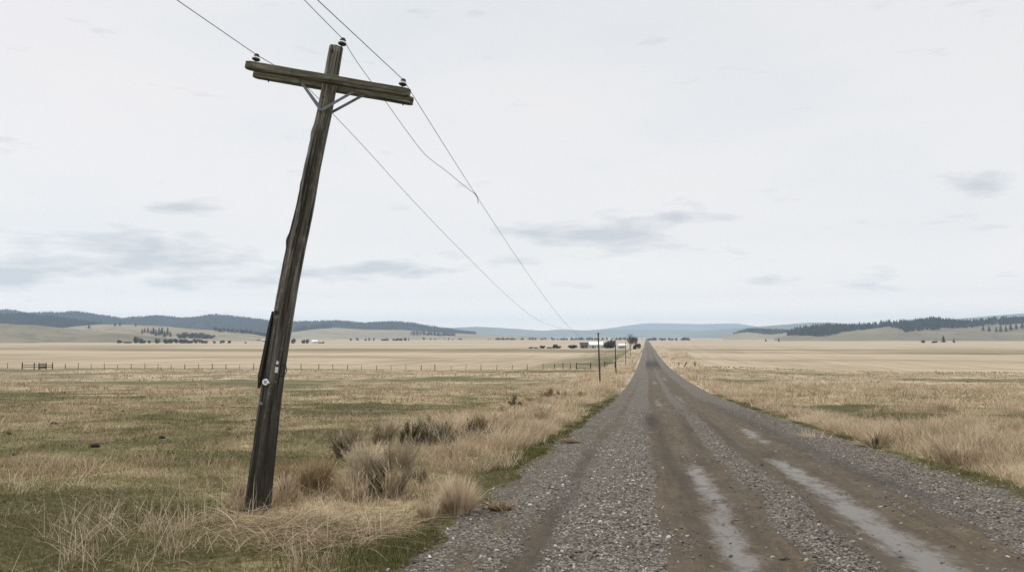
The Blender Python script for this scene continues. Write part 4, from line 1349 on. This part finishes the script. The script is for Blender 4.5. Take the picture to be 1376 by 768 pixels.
# ------------------------------------------------------------------ farm
def house(name, px0, px1, dist, wall_h, roof_h, depth, wallm, roofm, label, cat, door=None, wins=(), hip=0.4):
    a, c = at_dist(px0, dist), at_dist(px1, dist)
    zb = min(a[2], c[2])
    o0 = (a + c) / 2; o0[2] = zb
    root = empty(name, o0)
    ux = (c - a); L = np.linalg.norm(ux[:2]); ux = np.array([ux[0], ux[1], 0]) / L
    uy = np.array([-ux[1], ux[0], 0]); uz = np.array([0, 0, 1.0])
    A = np.array([ux, uy, uz])
    mb = MB(); mb.box(o0 + uy * depth / 2 + uz * (wall_h / 2 - 0.3), (L, depth, wall_h + 0.6), A); mb.build('wall', wallm, root, origin=o0)
    mb = MB(); e = hip
    V0 = [(-L / 2 - e, -e, wall_h), (L / 2 + e, -e, wall_h), (L / 2 + e, depth + e, wall_h), (-L / 2 - e, depth + e, wall_h), (-L / 2 - e, depth / 2, wall_h + roof_h), (L / 2 + e, depth / 2, wall_h + roof_h)]
    V1 = [(x, y, z + 0.12) for x, y, z in V0]
    Fr = [(0, 3, 2, 1), (6, 7, 11, 10), (8, 9, 10, 11), (7, 8, 11), (9, 6, 10), (0, 1, 7, 6), (2, 3, 9, 8), (1, 2, 8, 7), (3, 0, 6, 9)]
    mb.add(np.array(V0 + V1) @ A + o0, Fr); mb.build('roof', roofm, root, origin=o0)
    if door:
        x, w, h = door
        mb = MB(); mb.box(o0 + ux * x - uy * 0.06 + uz * h / 2, (w, 0.1, h), A); mb.build('door', MAT['dkopen'], root, origin=o0)
    for x, w, z, h in wins:
        mb = MB(); mb.box(o0 + ux * x - uy * 0.05 + uz * z, (w, 0.1, h), A); mb.build('window', MAT['dkopen'], root, origin=o0)
    tag(root, label, cat)
    return root


FMD = 640.0
house('shed', 780, 790.6, FMD, 3.2, 1.5, 6, MAT['shedwall'], MAT['shedroof'], 'low grey shed with dark roof beside the white barns', 'shed', (-1.4, 1.6, 2.3), ((1.3, 1.4, 1.7, 1.0),))
house('white_barn', 792, 799, FMD + 4, 2.7, 2.5, 8, MAT['palewall'], MAT['white'], 'narrow white barn next to the grey shed', 'barn', (0.8, 1.1, 2.1))
house('white_barn', 800.6, 810.4, FMD + 2, 2.7, 2.5, 8, MAT['palewall'], MAT['white'], 'wider white barn next to the big dark bush', 'barn', None, ((-1.5, 1.0, 1.6, 0.8),))
house('low_outbuilding', 832, 841.5, FMD + 40, 2.0, 1.1, 5, MAT['palewall'], MAT['white'], 'low pale outbuilding behind the big dark bush', 'outbuilding')
house('white_farmhouse', 419, 426, 1100, 2.6, 1.8, 6, MAT['palewall'], MAT['white'], 'tiny white farmhouse far across the stubble fields', 'house', None, ((1.0, 1.2, 1.5, 1.0),))
house('pale_farmhouse', 344.5, 349, 1500, 2.4, 1.8, 6, MAT['palewall'], MAT['shedroof'], 'tiny pale farmhouse at the foot of the tan hills', 'house')
house('distant_barn', 352, 357.5, 1520, 2.6, 2.0, 6, MAT['shedwall'], MAT['palewall'], 'tiny grey barn at the foot of the tan hills', 'barn')


# bushes and trees
def leaf_cloud(n, size, seed, lobes=7, power=1.0):
    r = np.random.default_rng(seed)
    C = np.stack([r.uniform(-0.55, 0.55, lobes), r.uniform(-0.55, 0.55, lobes), r.uniform(0.12, 0.62, lobes)], 1)
    Rr = r.uniform(0.25, 0.5, lobes)
    k = r.integers(0, lobes, n)
    d = r.normal(size=(n, 3)); d /= np.linalg.norm(d, axis=1)[:, None]
    rr = r.uniform(0.2, 1, n) ** 0.5
    P = C[k] + d * (Rr[k] * rr)[:, None] * np.array([1, 1, 0.9])
    ok = P[:, 2] > 0.0; P = P[ok]; k = k[ok]; n = len(P)
    t = r.normal(size=(n, 3)); t /= np.linalg.norm(t, axis=1)[:, None]
    b = np.cross(t, r.normal(size=(n, 3))); b /= np.linalg.norm(b, axis=1)[:, None]
    s = size * r.uniform(0.5, 1.4, n)[:, None]
    V = np.stack([P - t * s, P + b * s * 0.6, P + t * s, P - b * s * 0.6], 1).reshape(-1, 3)
    F = np.arange(n * 4).reshape(-1, 4)
    tint = np.repeat(np.clip(r.uniform(0.0, 0.75, n) + 0.3 * r.uniform(0, 1, lobes)[k], 0, 1), 4)
    return V, F, tint


def bush_meshes(seed, n=1200, size=0.07):
    V, F, T = leaf_cloud(n, size, seed)
    return np_mesh('foliage', V, [F], MAT['leaf'], {'tint': T}, link=False)


BM = [bush_meshes(s, 1500, 0.075) for s in (2, 4, 6, 9)]
_sm = MB()
for i in range(5):
    a_ = i * 1.3
    _sm.tube([(math.cos(a_) * 0.06, math.sin(a_) * 0.06, -0.1), (math.cos(a_) * 0.25, math.sin(a_) * 0.25, 0.5)], [0.03, 0.012], 5)
_so = _sm.build('stem', MAT['bark']); STEM_ME = _so.data; bpy.data.objects.remove(_so)


def bush(px, dist, wpx, hpx, label, k=0, cat='bush', name='bush', group=None, z=None):
    b = at_dist(px, dist)
    if z is not None: b[2] = z
    root = empty(name, b, random.uniform(0, 6))
    o = bpy.data.objects.new('foliage', BM[k % 4]); COL.objects.link(o); o.parent = root
    w = wpx / FPX * dist / 1.7; h = hpx / FPX * dist / 1.08
    o.scale = (w, w, h)
    s = bpy.data.objects.new('stem', STEM_ME); COL.objects.link(s); s.parent = root; s.scale = (w, w, h)
    tag(root, label, cat, group)


FB = 'dark bushes by the farm'
bush(820.5, FMD, 21, 12.5, 'biggest round dark bush between the white barns and the road', 0, group=FB)
bush(768, FMD, 16, 5.2, 'wide flat topped dark bush before the grey shed', 1, group=FB)
bush(745, FMD, 8, 7, 'taller pointed dark bush of the hedge line before the farm', 2, group=FB)
bush(750.5, FMD - 2, 8, 4.2, 'low bush leaning against the pointed dark bush', 3, group=FB)
bush(729.5, FMD, 9, 4.2, 'round dark bush standing apart before the farm', 1, group=FB)
bush(713.5, FMD, 7, 2.2, 'lowest small dark bush at the hedge line end', 0, group=FB)
bush(737, FMD, 9, 2.0, 'low dark scrub joining two farm bushes', 3, group=FB)
bush(720.5, FMD, 8, 1.8, 'low dark scrub beside the lowest small bush', 2, group=FB)
bush(835, FMD - 4, 9, 2.4, 'low dark bush before the pale outbuilding', 3, group=FB)
bush(855.5, FMD - 60, 10, 9.5, 'dark bush growing under the bare roadside tree', 2, group=FB)

# bare tree
b = at_dist(850.5, FMD - 65)
bt = empty('bare_tree', b)
wood = MB(); twg = MB()
rr_ = random.Random(5)


def branch(p, d, L, r, lev):
    n = 4; P = [p]
    dd = d.copy()
    for i in range(n):
        dd = dd + np.array([rr_.uniform(-.18, .18), rr_.uniform(-.18, .18), 0.06]); dd /= np.linalg.norm(dd)
        P.append(P[-1] + dd * L / n)
    (wood if lev < 2 else twg).tube(P, np.maximum(np.linspace(r, r * 0.45, n + 1), 0.030), 4, False)
    if lev < 4:
        for k in range(5 if lev < 3 else 4):
            t = rr_.uniform(0.3, 1.0); i = min(n - 1, int(t * n))
            a = rr_.uniform(0, 6.28); nd = dd + np.array([math.cos(a), math.sin(a), 0.25]) * rr_.uniform(0.6, 1.1); nd /= np.linalg.norm(nd)
            branch(P[i] * 0.5 + P[i + 1] * 0.5, nd, L * rr_.uniform(0.5, 0.75), r * 0.5, lev + 1)


for dx in (-3.0, -1.4, 0.4, 2.0):
    branch(b + np.array([dx, rr_.uniform(-1, 1), -0.2]), np.array([rr_.uniform(-.25, .25), 0, 1.0]), 5.4, 0.16, 0)
wood.build('trunk', MAT['bark'], bt, origin=b); twg.build('crown', MAT['bare'], bt, origin=b)
tag(bt, 'bare leafless tree with fine twigs beside the road', 'tree')


# conifers
def conifer_geo(seed, tiers=9, pts=11):
    r = np.random.default_rng(seed)
    V = []; F = []; T = []
    for i in range(tiers):
        t = i / tiers
        zt = 0.12 + 0.88 * t; rad = 0.19 * (1 - t) ** 0.8 * r.uniform(0.85, 1.15) + 0.012
        hgt = 0.17 * (1 - 0.45 * t)
        n0 = len(V); V.append((r.normal(0, 0.006), r.normal(0, 0.006), min(1.0, zt + hgt))); T.append(r.uniform(0.3, 0.9))
        for j in range(pts * 2):
            a = 2 * math.pi * j / (pts * 2) + i * 0.7
            q = rad * (r.uniform(0.75, 1.25) if j % 2 == 0 else r.uniform(0.35, 0.6))
            V.append((math.cos(a) * q, math.sin(a) * q, zt - (0.05 if j % 2 == 0 else -0.01) * r.uniform(0.6, 1.3) * (1 - t))); T.append(r.uniform(0, 0.8))
        for j in range(pts * 2):
            F.append((n0, n0 + 1 + j, n0 + 1 + (j + 1) % (pts * 2)))
    return np.array(V), np.array(F), np.array(T)


CM = []
for s in (1, 2, 3, 4):
    V, F, T = conifer_geo(s); CM.append(np_mesh('crown', V, [F], MAT['needle'], {'tint': T}, link=False))
_tm = MB(); _tm.tube([(0, 0, -0.08), (0, 0, 0.5), (0, 0, 0.95)], [0.022, 0.014, 0.003], 7)
_to = _tm.build('trunk', MAT['bark']); TRUNK_ME = _to.data; bpy.data.objects.remove(_to)


def conifer(px, hpx, dist, label, k, group, wide=1.0, z=None):
    b = at_dist(px, dist)
    if z is not None: b[2] = z
    root = empty('pine_tree', b, random.uniform(0, 6)); h = hpx / FPX * dist
    for me in (CM[k % 4], TRUNK_ME):
        o = bpy.data.objects.new(me.name.split('.')[0], me); COL.objects.link(o); o.parent = root; o.scale = (h * wide, h * wide, h)
    tag(root, label, 'pine tree', group)


# ------------------------------------------------------------------ hills
def hill(name, key, dist, crest, front, back, mat, label, seed, rough=0.25, ncol=420, nrow=44, x0=-260, x1=1640):
    crest = sorted(crest)
    a, b = max(x0, crest[0][0]), min(x1, crest[-1][0])
    f = hill_fn(dist, crest, front, back, seed, rough)
    cols = np.linspace(a, b, ncol); rows = np.concatenate([np.linspace(-1, 0, nrow), np.linspace(0, 1, 14)[1:]])
    C, Rw = np.meshgrid(cols, rows)
    X, Y, Z = f(C, Rw)
    o = np_mesh(name, np.stack([X, Y, Z], -1).reshape(-1, 3), [grid_faces(len(rows), len(cols))], mat, smooth=True)
    tag(o, label, 'hill', kind='structure')
    HILLS[key] = f
    return o


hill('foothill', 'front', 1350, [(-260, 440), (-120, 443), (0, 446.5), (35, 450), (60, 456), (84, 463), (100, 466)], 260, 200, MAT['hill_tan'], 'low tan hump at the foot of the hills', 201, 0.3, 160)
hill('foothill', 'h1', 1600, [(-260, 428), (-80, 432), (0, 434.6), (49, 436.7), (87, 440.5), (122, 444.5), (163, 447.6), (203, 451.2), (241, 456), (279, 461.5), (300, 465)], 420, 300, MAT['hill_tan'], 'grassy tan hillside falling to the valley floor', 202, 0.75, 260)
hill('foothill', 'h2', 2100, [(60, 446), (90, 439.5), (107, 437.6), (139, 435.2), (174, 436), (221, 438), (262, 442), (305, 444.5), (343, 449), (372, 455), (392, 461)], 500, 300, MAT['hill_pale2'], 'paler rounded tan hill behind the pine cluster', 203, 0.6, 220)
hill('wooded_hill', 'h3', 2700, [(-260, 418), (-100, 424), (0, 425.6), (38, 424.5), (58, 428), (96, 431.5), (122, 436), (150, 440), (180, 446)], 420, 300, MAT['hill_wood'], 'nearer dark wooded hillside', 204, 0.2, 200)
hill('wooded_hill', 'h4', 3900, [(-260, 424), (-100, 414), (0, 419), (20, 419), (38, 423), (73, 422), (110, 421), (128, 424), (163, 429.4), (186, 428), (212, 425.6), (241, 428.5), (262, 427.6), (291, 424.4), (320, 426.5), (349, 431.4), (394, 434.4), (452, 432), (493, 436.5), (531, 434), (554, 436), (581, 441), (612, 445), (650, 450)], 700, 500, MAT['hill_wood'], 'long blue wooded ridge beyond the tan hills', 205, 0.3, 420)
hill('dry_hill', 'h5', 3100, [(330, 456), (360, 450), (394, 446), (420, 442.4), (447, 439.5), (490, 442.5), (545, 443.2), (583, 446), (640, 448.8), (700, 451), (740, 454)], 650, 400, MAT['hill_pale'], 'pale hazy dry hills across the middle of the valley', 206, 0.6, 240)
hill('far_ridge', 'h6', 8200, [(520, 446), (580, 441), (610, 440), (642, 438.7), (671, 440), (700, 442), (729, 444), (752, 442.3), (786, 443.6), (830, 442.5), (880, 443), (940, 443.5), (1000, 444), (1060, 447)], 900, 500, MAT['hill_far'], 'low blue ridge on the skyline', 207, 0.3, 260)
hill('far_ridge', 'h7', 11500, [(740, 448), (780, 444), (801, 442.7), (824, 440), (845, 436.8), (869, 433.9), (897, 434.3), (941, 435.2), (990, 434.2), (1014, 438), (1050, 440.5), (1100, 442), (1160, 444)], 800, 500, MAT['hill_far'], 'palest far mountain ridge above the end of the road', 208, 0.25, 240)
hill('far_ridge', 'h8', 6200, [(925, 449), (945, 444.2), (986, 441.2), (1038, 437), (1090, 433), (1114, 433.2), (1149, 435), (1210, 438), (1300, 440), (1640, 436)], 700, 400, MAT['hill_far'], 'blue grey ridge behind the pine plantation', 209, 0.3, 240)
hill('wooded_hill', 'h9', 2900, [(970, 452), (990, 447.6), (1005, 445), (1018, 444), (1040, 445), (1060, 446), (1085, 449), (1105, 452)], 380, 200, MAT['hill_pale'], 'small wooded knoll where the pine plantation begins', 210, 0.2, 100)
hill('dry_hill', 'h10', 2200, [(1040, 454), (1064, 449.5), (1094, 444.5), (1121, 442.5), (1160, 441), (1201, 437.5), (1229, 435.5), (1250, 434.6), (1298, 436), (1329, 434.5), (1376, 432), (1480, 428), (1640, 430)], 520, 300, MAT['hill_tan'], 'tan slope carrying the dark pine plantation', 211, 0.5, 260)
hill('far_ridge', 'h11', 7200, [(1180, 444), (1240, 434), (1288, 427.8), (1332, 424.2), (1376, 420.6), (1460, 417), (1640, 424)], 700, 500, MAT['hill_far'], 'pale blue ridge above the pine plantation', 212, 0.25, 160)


def hill_spot(key, px, v):
    X, Y, Z = HILLS[key](np.array([float(px)]), np.array([float(v)]))
    return np.array([X[0], Y[0], Z[0]])


# ------------------------------------------------------------------ forests (stuff)
def forest(name, key, px, v, h0, h1, label, wide=0.2):
    X, Y, Z = HILLS[key](px, v); n = len(px)
    h = U(h0, h1, n) * (0.7 + 0.6 * vnoise(X / 60, Y / 60, 5)); r = h * wide * U(0.8, 1.2, n)
    k = 6; nv = 2 + 2 * k
    V = np.zeros((n, nv, 3), np.float32)
    ro = U(0, 6.283, n)
    V[:, 0] = np.stack([X, Y, Z + h], 1); V[:, 1] = np.stack([X, Y, Z + h * 0.62], 1)
    for j in range(k):
        a = ro + 2 * math.pi * j / k
        q = r * U(0.6, 1.25, n)
        V[:, 2 + j] = np.stack([X + np.cos(a) * q * 0.62, Y + np.sin(a) * q * 0.62, Z + h * U(0.42, 0.52, n)], 1)
        V[:, 2 + k + j] = np.stack([X + np.cos(a + .5) * q, Y + np.sin(a + .5) * q, Z + h * U(0.02, 0.12, n)], 1)
    F = []
    for j in range(k):
        F.append((0, 2 + j, 2 + (j + 1) % k)); F.append((1, 2 + k + j, 2 + k + (j + 1) % k))
    F = (np.arange(n)[:, None, None] * nv + np.array(F)[None]).reshape(-1, 3)
    o = np_mesh(name, V.reshape(-1, 3), [F], MAT['needle'], {'tint': np.repeat(U(0, 1, n), nv)})
    tag(o, label, 'forest', kind='stuff')


def samp(n, a, b, v0, v1, f=None):
    px = U(a, b, n); v = U(v0, v1, n)
    if f is not None:
        k = f(px, v); px, v = px[k], v[k]
    return px, v


forest('forest', 'h3', *samp(9000, -255, 178, -0.75, 0.12), 9, 16, 'dark pine forest on the nearer wooded hillside')
forest('forest', 'h4', *samp(24000, -255, 640, -0.8, 0.10), 9, 15, 'blue hazy forest covering the long ridge')
forest('forest', 'h9', *samp(2600, 985, 1075, -0.6, 0.2, lambda p, v: (v > -0.55 * np.sin(np.clip((p - 988) / 84, 0, 1) * math.pi) + 0.1) & (U(0, 1, len(p)) < 0.9)), 5, 12, 'dark clump of forest on the small knoll')
low10 = lambda px, v: v > np.interp(px, [1058, 1075, 1095, 1110, 1180, 1195, 1215, 1290, 1312, 1376, 1640], [-0.1, -0.35, -0.6, -0.55, -0.10, -0.12, -0.52, -0.40, -0.18, -0.20, -0.3]) + 0.08 * (vnoise(px / 6, v * 5, 3) - 0.5)
forest('pine_plantation', 'h10', *samp(9000, 1058, 1640, -0.8, 0.2, low10), 9, 19, 'dense dark pine plantation along the top of the tan slope')
forest('forest', 'h2', *samp(260, 288, 366, -0.30, 0.02, lambda p, v: v > -0.16 - 0.1 * vnoise(p / 8, v, 9)), 7, 12, 'thin strip of pines along the end of the tan hill')
forest('forest', 'h5', *samp(700, 396, 446, -0.12, 0.1, lambda p, v: vnoise(p / 5, v * 9, 12) > 0.3), 12, 18, 'dark pines on the shoulder of the pale dry hills')
forest('forest', 'h5', *samp(160, 552, 612, -0.5, -0.3), 9, 13, 'scattered dark trees on the flank of the pale dry hills')

# horizon tree line on the plain
def tree_line(spans, dist, h0, h1, label):
    Vs, Fs, Ts = [], [], []; n0 = 0
    for a, b, dens in spans:
        for i in range(max(1, int((b - a) * dens))):
            px = random.uniform(a, b); p = at_dist(px, dist + random.uniform(-60, 60)); h = random.uniform(h0, h1)
            V, F, T = leaf_cloud(40, 0.28, random.randint(0, 9999), 4)
            Vs.append(V * np.array([h * 0.6, h * 0.6, h]) + p); Fs.append(F + n0); Ts.append(T); n0 += len(V)
    o = np_mesh('treeline', np.concatenate(Vs), [np.concatenate(Fs)], MAT['leaf'], {'tint': np.concatenate(Ts)})
    tag(o, label, 'trees', kind='stuff')


tree_line([(663, 690, 0.8), (690, 740, 0.25), (742, 816, 0.9), (816, 866, 0.4), (560, 660, 0.1)], 2300, 4, 9, 'thin line of far trees on the horizon beyond the farm')
tree_line([(871, 881, 1.2), (886, 926, 0.7)], 2100, 5, 9, 'clumps of far trees on the horizon past the road end')
tree_line([(470, 560, 0.12), (512, 522, 0.8), (528, 533, 0.8), (533, 552, 0.8)], 1900, 4, 8, 'scattered far trees at the foot of the pale hills')

# individual pines and bushes of the valley
VG = 'pines standing below the tan hills'
tall = random.Random(9)
cl = [190.5, 194, 198.5, 202.5, 206, 209.5, 213.5, 217.5, 221, 225, 229]
for i, px in enumerate(cl):
    vv = tall.uniform(-0.72, -0.52); p = hill_spot('h2', px, vv)
    hp = [7.5, 8.5, 9, 8, 9.5, 10.5, 9, 10.5, 9.5, 11.5, 9][i]
    conifer(px, hp * tall.uniform(0.8, 1.25), 2100 + vv * 500, 'dark pine in the tight cluster before the paler tan hill', i, 'pines of the tight cluster before the paler tan hill', tall.uniform(1.3, 2.1), z=p[2])
for px, hp, lab in ((119, 7, 'lone dark pine on the skyline of the paler tan hill'), (154, 6, 'first of two paired small pines on the paler tan hill'), (160.8, 6.2, 'slightly taller of two paired small pines on the tan hill'), (182, 5, 'small pine beside the tight pine cluster')):
    p = hill_spot('h2', px, -0.30); conifer(px, hp, 2100 - 0.30 * 500, lab, int(px), VG, 1.6, z=p[2])
BV = 'bushes in a row along the valley edge'
for i, (px, w, h) in enumerate(((161, 7, 3.2), (167, 6, 3), (174, 5, 3.5), (182, 9, 8), (189, 7, 8), (192, 9, 5), (202, 7, 3.2), (213, 8, 6), (222, 7, 4.5), (231, 8, 6), (238, 7, 5), (247, 8, 4.5), (256, 9, 5), (264, 7, 4.5), (271, 9, 5), (279, 6, 4))):
    bush(px + random.uniform(-2, 2), 1130 + random.uniform(-25, 25), w * random.uniform(0.7, 1.3), h * random.uniform(0.7, 1.6), 'dark leafless bush in the row along the valley edge', i, 'bush', 'bush', BV)
for px, w, h, lab in ((288, 4.5, 3.5, 'small bush past the end of the valley bush row'), (298.5, 6, 5, 'round bush first of two beyond the valley bush row'), (308.5, 5, 4.5, 'round bush last of two beyond the valley bush row'), (330, 4, 2.2, 'tiny bush before the tiny pale farmhouse')):
    bush(px, 1130, w, h, lab, int(px), group='bushes beyond the valley bush row')
for i, (px, w, h) in enumerate(((241, 9, 7), (249, 11, 9), (258, 12, 9), (267, 12, 8.5), (276, 11, 8), (284, 9, 6))):
    p = hill_spot('h2', px, -0.72); bush(px, 2100 - 0.72 * 500, w, h, 'dark brown thicket bush beside the pine cluster', i, 'bush', 'thicket_bush', 'thicket bushes beside the pine cluster', z=p[2])
for px, w, h, lab in ((394.5, 7, 8.5, 'tallest dark tree just past the leaning pole on the plain'), (408, 6, 6, 'first dark tree beside the tiny white farmhouse'), (413.5, 5.5, 6.5, 'second dark tree beside the tiny white farmhouse'),
                      (430, 5, 2.2, 'low bush past the tiny white farmhouse'), (434, 4, 3, 'small bush past the low one by the white farmhouse')):
    bush(px, 1100, w, h, lab, int(px), 'tree' if h > 5 else 'bush', 'round_tree' if h > 5 else 'bush', 'trees around the tiny white farmhouse')
for px, hp, lab, wd in ((1267.5, 10.5, 'tall lone pine on the plain below the plantation', 1.7), (1281.5, 6.5, 'shorter pine next to the tall lone pine', 1.7), (1029, 4.5, 'short pine alone on the plain near the knoll', 1.9), (1046.3, 5.5, 'taller pine alone on the plain near the knoll', 1.7)):
    conifer(px, hp, 1200 if px > 1200 else 1500, lab, int(px), 'lone pines on the plain', wd)
bush(1241, 1200, 6.5, 4.2, 'pale rounded bush first in line before the lone pine', 1, group='bushes beside the lone pines')
bush(1255, 1200, 8, 3.4, 'low dark bush between the pale bush and lone pine', 2, group='bushes beside the lone pines')
for i, (px, hp) in enumerate(((1321.5, 8.5), (1329.5, 9), (1339, 8), (1345, 9.5), (1352, 8.5), (1358.5, 10), (1366, 9), (1374, 9.5))):
    p = hill_spot('h10', px, -0.44); conifer(px, hp, 2200 - 0.44 * 520, 'dark pine standing in front of the plantation edge', i, 'pines in front of the plantation edge', 1.7, z=p[2])

# ------------------------------------------------------------------ air
hz = MB(); hz.box((0, 0, (-20 + 290) / 2), (26000, 26000, 310))
o = hz.build('haze', None); o.data.materials.clear()
m, nt = new_mat('haze'); k = NT(nt)
v = k.n('ShaderNodeVolumePrincipled')
v.inputs['Color'].default_value = (0.60, 0.79, 1.0, 1); v.inputs['Density'].default_value = 1.2e-4; v.inputs['Anisotropy'].default_value = 0.45
k.l(v.outputs[0], k.n('ShaderNodeOutputMaterial').inputs['Volume'])
o.data.materials.append(m)
tag(o, 'thin bluish air over the whole valley', 'haze', kind='stuff')

# ------------------------------------------------------------------ sky and light
w = bpy.data.worlds.new('World'); SC.world = w; w.use_nodes = True
nt = w.node_tree; nt.nodes.clear(); k = NT(nt)
SUN_AZ, SUN_EL = R(265), R(46)          # clockwise from +Y, elevation
sky = k.n('ShaderNodeTexSky', sky_type='NISHITA', sun_disc=False)
sky.sun_elevation = SUN_EL; sky.sun_rotation = SUN_AZ
gen = k.n('ShaderNodeTexCoord').outputs['Generated']
sp = k.n('ShaderNodeSeparateXYZ'); k.l(gen, sp.inputs[0])
az = k.math('ARCTAN2', sp.outputs[0], sp.outputs[1])
el = k.math('ARCSINE', sp.outputs[2])
cb = k.n('ShaderNodeCombineXYZ'); k.l(az, cb.inputs[0]); k.l(el, cb.inputs[1])
P = cb.outputs[0]


def blob(a0, e0, ra, re):
    x = k.math('DIVIDE', k.math('SUBTRACT', az, a0), ra); y = k.math('DIVIDE', k.math('SUBTRACT', el, e0), re)
    return k.math('EXPONENT', k.math('MULTIPLY', k.math('ADD', k.math('MULTIPLY', x, x), k.math('MULTIPLY', y, y)), -1.0))


def bear(px, py): return math.atan((px - 688) / FPX) - YAW, math.atan((452 - py) / FPX * math.cos(math.atan((px - 688) / FPX)))


tot = None
for px, py, rx, ry_, s in ((190, 345, 150, 34, 1.0), (120, 303, 60, 14, 0.55), (235, 277, 60, 14, 0.6), (20, 374, 60, 14, 0.9), (270, 378, 110, 18, 0.75), (500, 362, 130, 22, 0.75), (800, 312, 110, 30, 0.95), (930, 287, 70, 16, 0.6), (650, 352, 90, 16, 0.6), (1320, 240, 120, 32, 0.40), (1090, 270, 90, 14, 0.35), (1150, 375, 260, 14, 0.4)):
    a0, e0 = bear(px, py)
    t = k.math('MULTIPLY', blob(a0, e0, rx / FPX, ry_ / FPX), s)
    tot = t if tot is None else k.math('MAXIMUM', tot, t)
cn = k.noise(k.mapping(P, (9, 38, 1), (2.3, 0.7, 0)), 1.0, 8, 0.55, 0.2)
cf = k.math('ADD', k.math('MULTIPLY', tot, 0.60), k.math('MULTIPLY', k.math('SUBTRACT', cn, 0.5), 1.7))
cf = k.ramp(cf, [(0.22, 0.0), (0.56, 1.0)])
soft = k.noise(k.mapping(P, (2.2, 6.5, 1), (7.1, 3.3, 0)), 1.0, 4, 0.5, 0.2)
SKYV = 8.25
basec = k.ramp(soft, [(0.32, (0.925, 0.945, 0.958)), (0.5, (0.985, 0.975, 0.975)), (0.68, (1.02, 0.985, 0.985))])
sc_ = k.n('ShaderNodeVectorMath', operation='SCALE')
hb = k.ramp(el, [(0.0, 1.0), (0.018, 0.72), (0.05, 0.26), (0.12, 0.09), (0.40, 0.0)])
k.l(k.math('ADD', SKYV, k.math('MULTIPLY', hb, 7.0)), sc_.inputs['Scale']); k.l(k.mix(hb, basec, (1.30, 1.06, 0.86)), sc_.inputs[0])
zm = k.n('ShaderNodeMapRange', interpolation_type='SMOOTHSTEP'); k.l(el, zm.inputs[0]); zm.inputs[1].default_value = 0.42; zm.inputs[2].default_value = 1.25; zm.inputs[3].default_value = 1.0; zm.inputs[4].default_value = 2.3
cloud = k.mix(k.math('MULTIPLY', cf, 0.74), sc_.outputs[0], (5.25, 5.5, 5.85))
zs = k.n('ShaderNodeVectorMath', operation='SCALE'); k.l(cloud, zs.inputs[0]); k.l(zm.outputs[0], zs.inputs['Scale'])
colr = k.mix(0.93, sky.outputs[0], zs.outputs[0])
bg = k.n('ShaderNodeBackground'); bg.inputs['Strength'].default_value = 0.1; k.l(colr, bg.inputs['Color'])
k.l(bg.outputs[0], k.n('ShaderNodeOutputWorld').inputs['Surface'])

sun = bpy.data.lights.new('sun', 'SUN'); sun.energy = 1.5; sun.angle = R(22); sun.color = (1.0, 0.965, 0.92)
so = bpy.data.objects.new('sun', sun); COL.objects.link(so)
sv = Vector((math.sin(SUN_AZ) * math.cos(SUN_EL), math.cos(SUN_AZ) * math.cos(SUN_EL), math.sin(SUN_EL)))
so.rotation_euler = sv.to_track_quat('Z', 'Y').to_euler(); so.location = (0, 0, 40)

SC.view_settings.view_transform = 'Standard'
SC.view_settings.look = 'None'
SC.view_settings.exposure = 0.10
SC.view_settings.gamma = 1.0
SC.view_settings.use_curve_mapping = False
SC.cycles.max_bounces = 6
SC.cycles.diffuse_bounces = 3
SC.cycles.transmission_bounces = 3
SC.cycles.volume_bounces = 2
SC.cycles.use_denoising = True
SC.cycles.denoising_prefilter = 'NONE'
SC.cycles.denoising_input_passes = 'RGB_ALBEDO_NORMAL'
